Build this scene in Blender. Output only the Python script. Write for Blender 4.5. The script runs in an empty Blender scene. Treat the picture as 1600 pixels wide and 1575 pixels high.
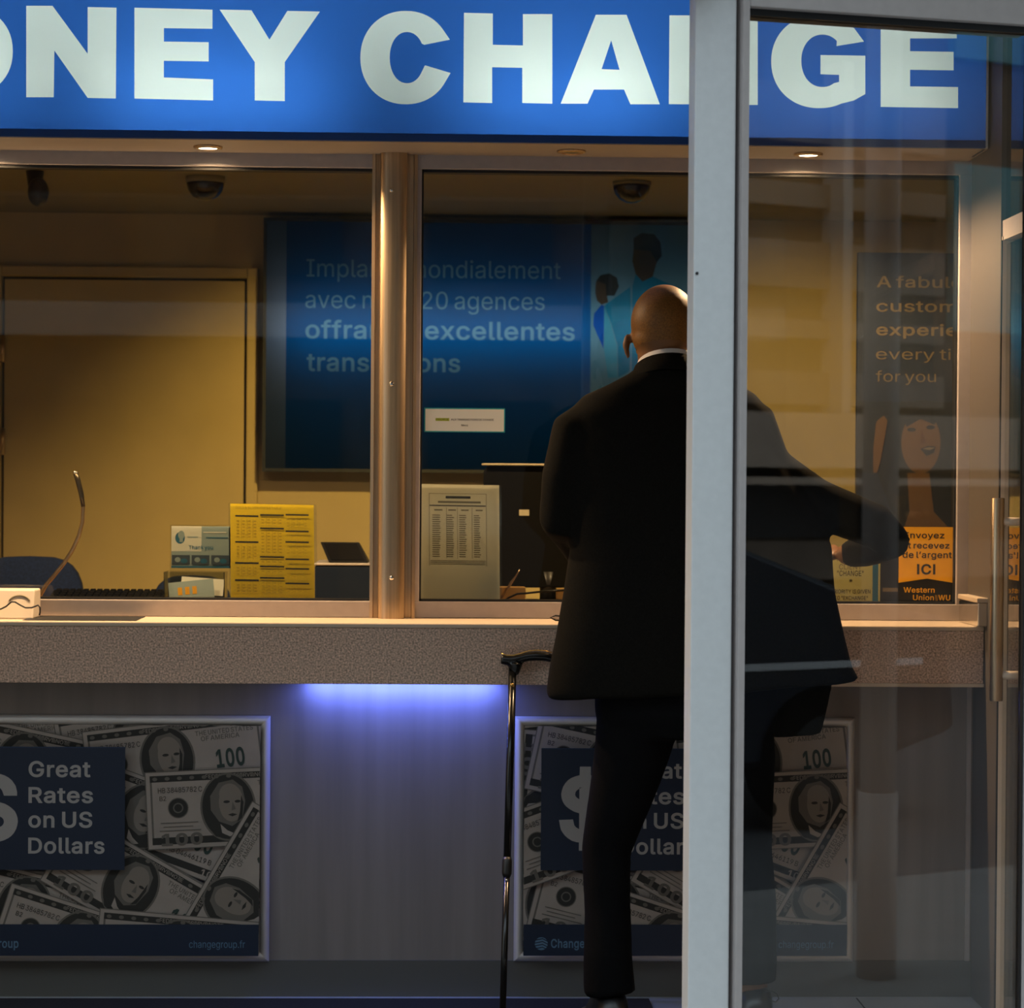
import bpy, bmesh, math, random
from mathutils import Vector, Matrix, noise
from mathutils.geometry import delaunay_2d_cdt
random.seed(7)
SC = bpy.context.scene
COL = SC.collection
PI = math.pi

# ------------------------------------------------------------------ camera, world, exposure
F = 3630.0                      # focal length in pixels of the 1600 x 1575 frame
HC, DIST = 1.355, 6.0           # camera height, distance to the counter front (plane Y = 0)
YAW, ROLL = math.radians(1.8), math.radians(0.42)
PITCH = -math.atan2(787.5-755.0, F)
CAM = Vector((0, -DIST, HC))
_f = Vector((math.sin(YAW)*math.cos(PITCH), math.cos(YAW)*math.cos(PITCH), math.sin(PITCH)))
_r0 = Vector((math.cos(YAW), -math.sin(YAW), 0)); _u0 = _r0.cross(_f)
_r = _r0*math.cos(ROLL)+_u0*math.sin(ROLL); _u = _u0*math.cos(ROLL)-_r0*math.sin(ROLL)
cam_d = bpy.data.cameras.new('camera'); cam = bpy.data.objects.new('camera', cam_d); COL.objects.link(cam)
cam.matrix_world = Matrix(((_r.x,_u.x,-_f.x,CAM.x),(_r.y,_u.y,-_f.y,CAM.y),(_r.z,_u.z,-_f.z,CAM.z),(0,0,0,1)))
cam_d.sensor_width = 36; cam_d.lens = F/1600*36; cam_d.clip_start = .05; cam_d.clip_end = 200
cam_d.dof.use_dof = True; cam_d.dof.focus_distance = 5.5; cam_d.dof.aperture_fstop = 6.5
SC.camera = cam

def U(x, y, Y):                 # pixel of the photograph -> point on the upright plane at depth Y
    d = _f*F + _r*(x-800) - _u*(y-787.5)
    t = (Y-CAM.y)/d.y
    return CAM + d*t
def proj(P):
    v = Vector(P)-CAM; z = v.dot(_f)
    return 800+F*v.dot(_r)/z, 787.5-F*v.dot(_u)/z

SC.view_settings.view_transform = 'Standard'; SC.view_settings.look = 'None'
SC.view_settings.exposure = 0; SC.view_settings.gamma = 1; SC.view_settings.use_curve_mapping = False
w = bpy.data.worlds.new('sky'); SC.world = w; w.use_nodes = True
wn, wl = w.node_tree.nodes, w.node_tree.links
bg = wn['Background']; bg.inputs['Strength'].default_value = 2.5
_tc = wn.new('ShaderNodeTexCoord'); _sx = wn.new('ShaderNodeSeparateXYZ'); _rp = wn.new('ShaderNodeValToRGB')   # overcast sky, brighter overhead
wl.new(_tc.outputs['Generated'], _sx.inputs[0]); wl.new(_sx.outputs['Z'], _rp.inputs['Fac']); wl.new(_rp.outputs['Color'], bg.inputs['Color'])
_rp.color_ramp.elements[0].color = (.30, .36, .40, 1); _rp.color_ramp.elements[1].color = (.66, .82, .92, 1)

LIGHTS = []
def light(name, kind, loc, energy, color, parent=None, rot=(0,0,0), size=.1, size_y=None, cone=None, blend=.5, spread=None):
    d = bpy.data.lights.new(name, kind); d.energy = energy; d.color = color
    if kind == 'AREA':
        d.size = size
        if size_y: d.shape = 'RECTANGLE'; d.size_y = size_y
        if spread: d.spread = spread
    else: d.shadow_soft_size = size
    if kind == 'SPOT': d.spot_size = cone; d.spot_blend = blend
    o = bpy.data.objects.new(name, d); COL.objects.link(o); o.location = loc; o.rotation_euler = rot
    if parent:
        o.parent = parent; o.location = Vector(loc)-ORG[parent.name]
    return o

# ------------------------------------------------------------------ materials
M = {}
def mat(name, col, rough=.5, metal=0, spec=.5, nz=None, amt=.15, bump=None, emit=None, stretch=None, coat=0, sheen=0):
    m = bpy.data.materials.new(name); m.use_nodes = True; n, l = m.node_tree.nodes, m.node_tree.links
    b = n['Principled BSDF']
    b.inputs['Base Color'].default_value = (*col, 1); b.inputs['Roughness'].default_value = rough
    b.inputs['Metallic'].default_value = metal; b.inputs['Specular IOR Level'].default_value = spec
    b.inputs['Coat Weight'].default_value = coat; b.inputs['Sheen Weight'].default_value = sheen
    if emit: b.inputs['Emission Color'].default_value = (*emit[0], 1); b.inputs['Emission Strength'].default_value = emit[1]
    if nz:
        tc = n.new('ShaderNodeTexCoord'); mp = n.new('ShaderNodeMapping'); t = n.new('ShaderNodeTexNoise')
        if stretch: mp.inputs['Scale'].default_value = stretch
        l.new(tc.outputs['Object'], mp.inputs['Vector']); l.new(mp.outputs['Vector'], t.inputs['Vector'])
        t.inputs['Scale'].default_value = nz; t.inputs['Detail'].default_value = 4
        r = n.new('ShaderNodeValToRGB'); l.new(t.outputs['Fac'], r.inputs['Fac'])
        r.color_ramp.elements[0].position = .3; r.color_ramp.elements[1].position = .7
        r.color_ramp.elements[0].color = (*[c*(1-amt) for c in col], 1); r.color_ramp.elements[1].color = (*[min(1, c*(1+amt)) for c in col], 1)
        l.new(r.outputs['Color'], b.inputs['Base Color'])
        if bump:
            bp = n.new('ShaderNodeBump'); bp.inputs['Strength'].default_value = bump; bp.inputs['Distance'].default_value = .003
            l.new(t.outputs['Fac'], bp.inputs['Height']); l.new(bp.outputs['Normal'], b.inputs['Normal'])
    M[name] = m; return m
def translucent(name, col, gloss=.06, tl=1.0, df=.5):
    m = bpy.data.materials.new(name); m.use_nodes = True; n, l = m.node_tree.nodes, m.node_tree.links
    n.remove(n['Principled BSDF']); out = n['Material Output']
    t = n.new('ShaderNodeBsdfTranslucent'); t.inputs['Color'].default_value = (*[c*tl for c in col], 1)
    d = n.new('ShaderNodeBsdfDiffuse'); d.inputs['Color'].default_value = (*[c*df for c in col], 1)
    a = n.new('ShaderNodeMixShader'); a.inputs[0].default_value = .25
    l.new(t.outputs[0], a.inputs[1]); l.new(d.outputs[0], a.inputs[2])
    g = n.new('ShaderNodeBsdfGlossy'); g.inputs['Roughness'].default_value = .35
    x = n.new('ShaderNodeMixShader'); x.inputs[0].default_value = gloss*.5
    l.new(a.outputs[0], x.inputs[1]); l.new(g.outputs[0], x.inputs[2]); l.new(x.outputs[0], out.inputs[0])
    M[name] = m; return m
def glass(name, tint=(.97,.98,.97), r0=.04, gain=1.0, rough=0):
    m = bpy.data.materials.new(name); m.use_nodes = True; n, l = m.node_tree.nodes, m.node_tree.links
    n.remove(n['Principled BSDF']); out = n['Material Output']
    t = n.new('ShaderNodeBsdfTransparent'); t.inputs['Color'].default_value = (*tint, 1)
    g = n.new('ShaderNodeBsdfGlossy'); g.inputs['Roughness'].default_value = rough
    lw = n.new('ShaderNodeLayerWeight'); lw.inputs['Blend'].default_value = .5
    p = n.new('ShaderNodeMath'); p.operation = 'POWER'; p.inputs[1].default_value = 5; l.new(lw.outputs['Facing'], p.inputs[0])
    q = n.new('ShaderNodeMath'); q.operation = 'MULTIPLY_ADD'; q.inputs[1].default_value = 1-r0; q.inputs[2].default_value = r0
    l.new(p.outputs[0], q.inputs[0])
    k = n.new('ShaderNodeMath'); k.operation = 'MULTIPLY'; k.inputs[1].default_value = gain; k.use_clamp = True; l.new(q.outputs[0], k.inputs[0])
    x = n.new('ShaderNodeMixShader'); l.new(k.outputs[0], x.inputs[0]); l.new(t.outputs[0], x.inputs[1]); l.new(g.outputs[0], x.inputs[2])
    l.new(x.outputs[0], out.inputs[0]); M[name] = m; return m

mat('white_metal', (.66,.66,.66), .45, nz=60, amt=.03)
mat('grey_frame', (.42,.37,.355), .42, spec=.4, nz=40, amt=.04)
mat('dark_metal', (.12,.10,.07), .3, .8)
mat('gasket', (.006,.007,.009), .6)
mat('steel', (.56,.41,.26), .36, 1, nz=9, amt=.18, stretch=(14,14,.25))
mat('chrome', (.75,.72,.68), .14, 1)
mat('soffit', (.36,.31,.26), .6)
mat('laminate', (.60,.425,.325), .55, nz=210, amt=.6, spec=.3)
mat('counter_edge', (.62,.50,.38), .4)
mat('kick_panel', (.23,.20,.185), .5, nz=3, amt=.12, stretch=(6,6,.35), spec=.4)
mat('plinth', (.10,.097,.09), .55)
mat('floor_tile', (.34,.36,.37), .5, nz=9, amt=.08)
mat('mat_black', (.012,.012,.013), .95, nz=200, amt=.5)
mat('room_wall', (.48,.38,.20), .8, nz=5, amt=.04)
mat('door_paint', (.50,.39,.18), .6, nz=6, amt=.04)
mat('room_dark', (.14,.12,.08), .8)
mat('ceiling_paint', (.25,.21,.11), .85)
mat('black_plastic', (.010,.010,.011), .4)
mat('black_gloss', (.008,.008,.009), .18)
mat('dark_blue_plastic', (.010,.019,.042), .5, spec=.2)
mat('desk', (.30,.18,.07), .5)
mat('wood_box', (.50,.29,.10), .6)
mat('deep_black', (.004,.004,.004), .6, spec=.12)
mat('chair_fabric', (.010,.026,.095), .9, nz=150, amt=.3)
mat('white_plastic', (.72,.62,.50), .45)
mat('paper', (.95,.92,.74), .8, nz=4, amt=.05)
mat('paper_grey', (.50,.46,.31), .8)
mat('paper_bright', (.92,.92,.84), .8)
mat('yellow_paper', (.98,.71,.004), .7)
mat('ink', (.03,.027,.02), .8)
mat('ink_soft', (.22,.19,.12), .8)
mat('ink_brown', (.52,.38,.008), .8)
mat('teal', (.02,.42,.45), .6)
mat('marker_green', (.55,.62,.06), .7)
mat('leaflet', (.38,.49,.52), .7)
mat('leaflet_blue', (.02,.17,.32), .7)
mat('leaflet_dark', (.06,.09,.14), .7)
mat('acrylic_green', (.62,.58,.22), .7)
mat('navy', (.006,.016,.043), .5)
mat('navy_bright', (.010,.030,.085), .5)
mat('bill_paper', (.34,.29,.255), .75, nz=14, amt=.08)
mat('bill_ink', (.026,.025,.022), .8)
mat('bill_mid', (.13,.115,.10), .8)
mat('bill_face', (.22,.185,.155), .8)
mat('bill_green', (.028,.048,.04), .8)
mat('print_white', (.38,.365,.36), .7)
mat('print_blue', (.10,.19,.30), .7)
mat('alu', (.66,.61,.57), .42, .3)
mat('skin', (.17,.07,.021), .5, nz=30, amt=.12, spec=.35)
mat('scalp', (.18,.074,.013), .55, nz=260, amt=.3, spec=.3)
mat('jacket', (.0062,.0056,.0045), .9, nz=220, amt=.35, spec=.08)
mat('trousers', (.0035,.0035,.0042), .9, nz=200, amt=.3, spec=.08)
mat('shirt', (.80,.76,.74), .7)
mat('shoe', (.008,.008,.009), .3)
mat('wu_black', (.008,.009,.010), .4)
mat('wu_yellow', (.90,.44,.005), .55)
mat('red_pen', (.6,.02,.02), .4)
mat('picture_dark', (.012,.018,.024), .5)
mat('picture_text', (.13,.10,.055), .6)
mat('picture_skin', (.10,.055,.022), .6)
mat('picture_skin_shade', (.075,.034,.012), .6)
mat('picture_blue', (.014,.024,.045), .5)
mat('cane_black', (.006,.006,.006), .22)
mat('brass', (.75,.45,.12), .3, 1)
mat('lamp_glow', (1,.9,.7), .5, emit=((1,.80,.50), 14))
mat('lamp_off', (.10,.09,.07), .3)
mat('led_glow', (.3,.4,1), .5, emit=((.12,.22,1), 6))
mat('facade_stone', (.36,.26,.19), .85, nz=1.2, amt=.25)
mat('facade_brown', (.17,.115,.07), .85, nz=1.5, amt=.3)
mat('facade_dark', (.05,.045,.045), .5)
mat('facade_light', (.62,.52,.44), .8)
mat('facade_teal', (.16,.42,.44), .3)
mat('asphalt', (.07,.07,.075), .9, nz=30, amt=.3)
mat('pavement', (.26,.25,.24), .85, nz=8, amt=.12)
mat('car_paint', (.008,.012,.022), .15, coat=1)
mat('car_blue', (.006,.010,.020), .35, spec=.25)
mat('car_edge', (.03,.10,.26), .3)
mat('jamb', (.10,.085,.074), .5)
mat('awning', (.60,.44,.33), .8)
mat('car_trim', (.75,.74,.74), .5)
mat('car_glass', (.01,.015,.02), .04)
mat('tyre', (.007,.007,.007), .95, spec=.1)
mat('pole_paint', (.46,.39,.35), .5)
translucent('sign_blue', (.030,.145,.50))
translucent('sign_white', (.90,1,.87))
translucent('poster_blue', (.004,.115,.36), gloss=0, df=.12)
translucent('poster_edge', (.26,.32,.46), gloss=0, df=.12)
translucent('poster_text', (.16,.34,.50), gloss=0, df=.12)
translucent('poster_sky', (.13,.27,.36), gloss=0, df=.12)
translucent('poster_suit', (.010,.20,.34), gloss=0, df=.12)
translucent('poster_suit_light', (.06,.30,.42), gloss=0, df=.12)
translucent('poster_shirt', (.006,.09,.42), gloss=0, df=.12)
translucent('poster_skin', (.09,.06,.04), gloss=0, df=.12)
translucent('poster_hair', (.02,.03,.035), gloss=0, df=.12)
glass('glass_counter', (.97,.97,.94), gain=.75)
glass('glass_front', (.985,.985,.98), gain=1.6)
glass('glass_side', (.90,.88,.82), gain=2.2)
glass('acrylic', (.93,.94,.92), gain=1.3, rough=.05)

# ------------------------------------------------------------------ helpers
def tess(loops, k=1000.0):                             # fill 2D loops (even-odd): points, triangles
    V, E = [], []
    for l in loops:
        b = len(V); n = len(l); V += [Vector((p[0]*k, p[1]*k)) for p in l]; E += [(b+i, b+(i+1) % n) for i in range(n)]
    v, _, f = delaunay_2d_cdt(V, E, [], 0, 1e-4)[:3]
    keep = []
    for t in f:
        cx = sum(v[i].x for i in t)/3/k; cy = sum(v[i].y for i in t)/3/k
        if sum(_in((cx, cy), l) for l in loops) % 2: keep.append(tuple(t))
    return [(p.x/k, p.y/k) for p in v], keep
def _in(p, l):
    r = False; x, y = p
    for i in range(len(l)):
        a, b = l[i-1], l[i]
        if (a[1] > y) != (b[1] > y) and x < (b[0]-a[0])*(y-a[1])/(b[1]-a[1])+a[0]: r = not r
    return r
ORG = {}
def setp(o, label, cat, group=None, kind=None):
    o['label'] = label; o['category'] = cat
    if group: o['group'] = group
    if kind: o['kind'] = kind
    return o
def thing(name, loc, label, cat, group=None, kind=None):
    o = bpy.data.objects.new(name, None); COL.objects.link(o); o.location = loc; o.empty_display_size = .05
    ORG[o.name] = Vector(loc); return setp(o, label, cat, group, kind)
def link(name, me, parent, mats, smooth, origin=None, bevel=0, seg=2):
    if isinstance(mats, str): mats = [mats]
    for m in mats: me.materials.append(M[m])
    if smooth:
        for p in me.polygons: p.use_smooth = True
    o = bpy.data.objects.new(name, me); COL.objects.link(o)
    if parent:
        o.parent = parent; L = ORG[parent.name]
    elif origin is not None: L = Vector(origin)
    else:
        xs = [v.co for v in me.vertices]
        L = Vector(((min(v.x for v in xs)+max(v.x for v in xs))/2, (min(v.y for v in xs)+max(v.y for v in xs))/2, min(v.z for v in xs)))
    me.transform(Matrix.Translation(-L)); ORG[o.name] = L
    if not parent: o.location = L
    if bevel:
        b = o.modifiers.new('bevel', 'BEVEL'); b.width = bevel; b.segments = seg; b.limit_method = 'ANGLE'; b.angle_limit = math.radians(40)
    return o
class MB:
    def __init__(s): s.bm = bmesh.new()
    def poly(s, pts, mi=0):
        f = s.bm.faces.new([s.bm.verts.new(p) for p in pts]); f.material_index = mi; return f
    def box(s, x0, x1, y0, y1, z0, z1, mi=0, mx=None):
        v = [Vector((x, y, z)) for x in (x0, x1) for y in (y0, y1) for z in (z0, z1)]
        if mx: v = [mx @ a for a in v]
        v = [s.bm.verts.new(a) for a in v]
        for q in ((0,1,3,2),(4,6,7,5),(0,4,5,1),(2,3,7,6),(0,2,6,4),(1,5,7,3)):
            s.bm.faces.new([v[i] for i in q]).material_index = mi
        return s
    def tube(s, path, rad, n=14, mi=0, flat=1.0):
        path = [Vector(p) for p in path]
        if not isinstance(rad, (list, tuple)): rad = [rad]*len(path)
        rings = []; prev = None
        for i, p in enumerate(path):
            t = (path[min(i+1, len(path)-1)]-path[max(i-1, 0)]).normalized()
            if prev is None:
                a = Vector((0,1,0)) if abs(t.y) < .9 else Vector((1,0,0))
                prev = t.cross(a).normalized()
            n1 = (prev - t*prev.dot(t)).normalized(); n2 = t.cross(n1); prev = n1
            rings.append([s.bm.verts.new(p+(n1*math.cos(2*PI*k/n)+n2*math.sin(2*PI*k/n)*flat)*rad[i]) for k in range(n)])
        s._bridge(rings, mi); return s
    def _bridge(s, rings, mi=0, caps=True):
        n = len(rings[0])
        for a, b in zip(rings, rings[1:]):
            for k in range(n):
                s.bm.faces.new((a[k], a[(k+1) % n], b[(k+1) % n], b[k])).material_index = mi
        if caps:
            s.bm.faces.new(rings[0][::-1]).material_index = mi; s.bm.faces.new(rings[-1]).material_index = mi
    def loft(s, rings, mi=0, caps=True):
        s._bridge([[s.bm.verts.new(p) for p in r] for r in rings], mi, caps); return s
    def lathe(s, prof, c, axis='Z', n=32, mi=0):      # prof: (radius, height)
        c = Vector(c); rings = []
        for r, h in prof:
            ring = []
            for k in range(n):
                a = 2*PI*k/n; p = Vector((r*math.cos(a), r*math.sin(a), h))
                if axis == 'Y': p = Vector((p.x, p.z, p.y))
                if axis == 'X': p = Vector((p.z, p.x, p.y))
                ring.append(s.bm.verts.new(c+p))
            rings.append(ring)
        s._bridge(rings, mi); return s
    def ell(s, c, r, mx=None, n=20, mi=0):
        res = bmesh.ops.create_uvsphere(s.bm, u_segments=n, v_segments=n//2+2, radius=1)
        m = Matrix.Translation(c) @ (mx.to_4x4() if mx else Matrix()) @ Matrix.Diagonal((*r, 1))
        bmesh.ops.transform(s.bm, matrix=m, verts=res['verts'])
        for v in res['verts']:
            for f in v.link_faces: f.material_index = mi
        return s
    def extr(s, pts, off, mi=0):                       # polygon swept along off
        a = [s.bm.verts.new(p) for p in pts]; b = [s.bm.verts.new(Vector(p)+Vector(off)) for p in pts]
        n = len(a)
        for k in range(n): s.bm.faces.new((a[k], a[(k+1) % n], b[(k+1) % n], b[k])).material_index = mi
        s.bm.faces.new(a).material_index = mi; s.bm.faces.new(b[::-1]).material_index = mi
        return s
    def mesh(s, name):
        bmesh.ops.recalc_face_normals(s.bm, faces=s.bm.faces); me = bpy.data.meshes.new(name); s.bm.to_mesh(me); s.bm.free(); return me
    def build(s, name, mats, parent=None, smooth=False, bevel=0, origin=None, seg=2):
        return link(name, s.mesh(name), parent, mats, smooth, origin, bevel, seg)
def auto_smooth(o, deg=40):
    me = o.data
    bm = bmesh.new(); bm.from_mesh(me)
    for e in bm.edges:
        if len(e.link_faces) == 2 and e.calc_face_angle(0) > math.radians(deg): e.smooth = False
    for f in bm.faces: f.smooth = True
    bm.to_mesh(me); bm.free(); return o
def fuse(mb, name, mats, parent, voxel, smooth=4, noise_amp=0, fine=None, origin=None, noise_scale=9):   # one continuous skin over the rough volumes
    me = mb.mesh(name); t = bpy.data.objects.new('tmp', me); COL.objects.link(t)
    r = t.modifiers.new('r', 'REMESH'); r.mode = 'VOXEL'; r.voxel_size = voxel
    s = t.modifiers.new('s', 'SMOOTH'); s.factor = .5; s.iterations = smooth
    dg = bpy.context.evaluated_depsgraph_get(); dg.update()
    out = bpy.data.meshes.new_from_object(t.evaluated_get(dg)); bpy.data.objects.remove(t)
    out.materials.clear()
    if noise_amp:
        for v in out.vertices:
            k = noise.noise(Vector((v.co.x*noise_scale, v.co.y*noise_scale, v.co.z*noise_scale*.45)))
            v.co += v.normal*noise_amp*k
    out.name = name
    return link(name, out, parent, mats, True, origin)

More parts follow.
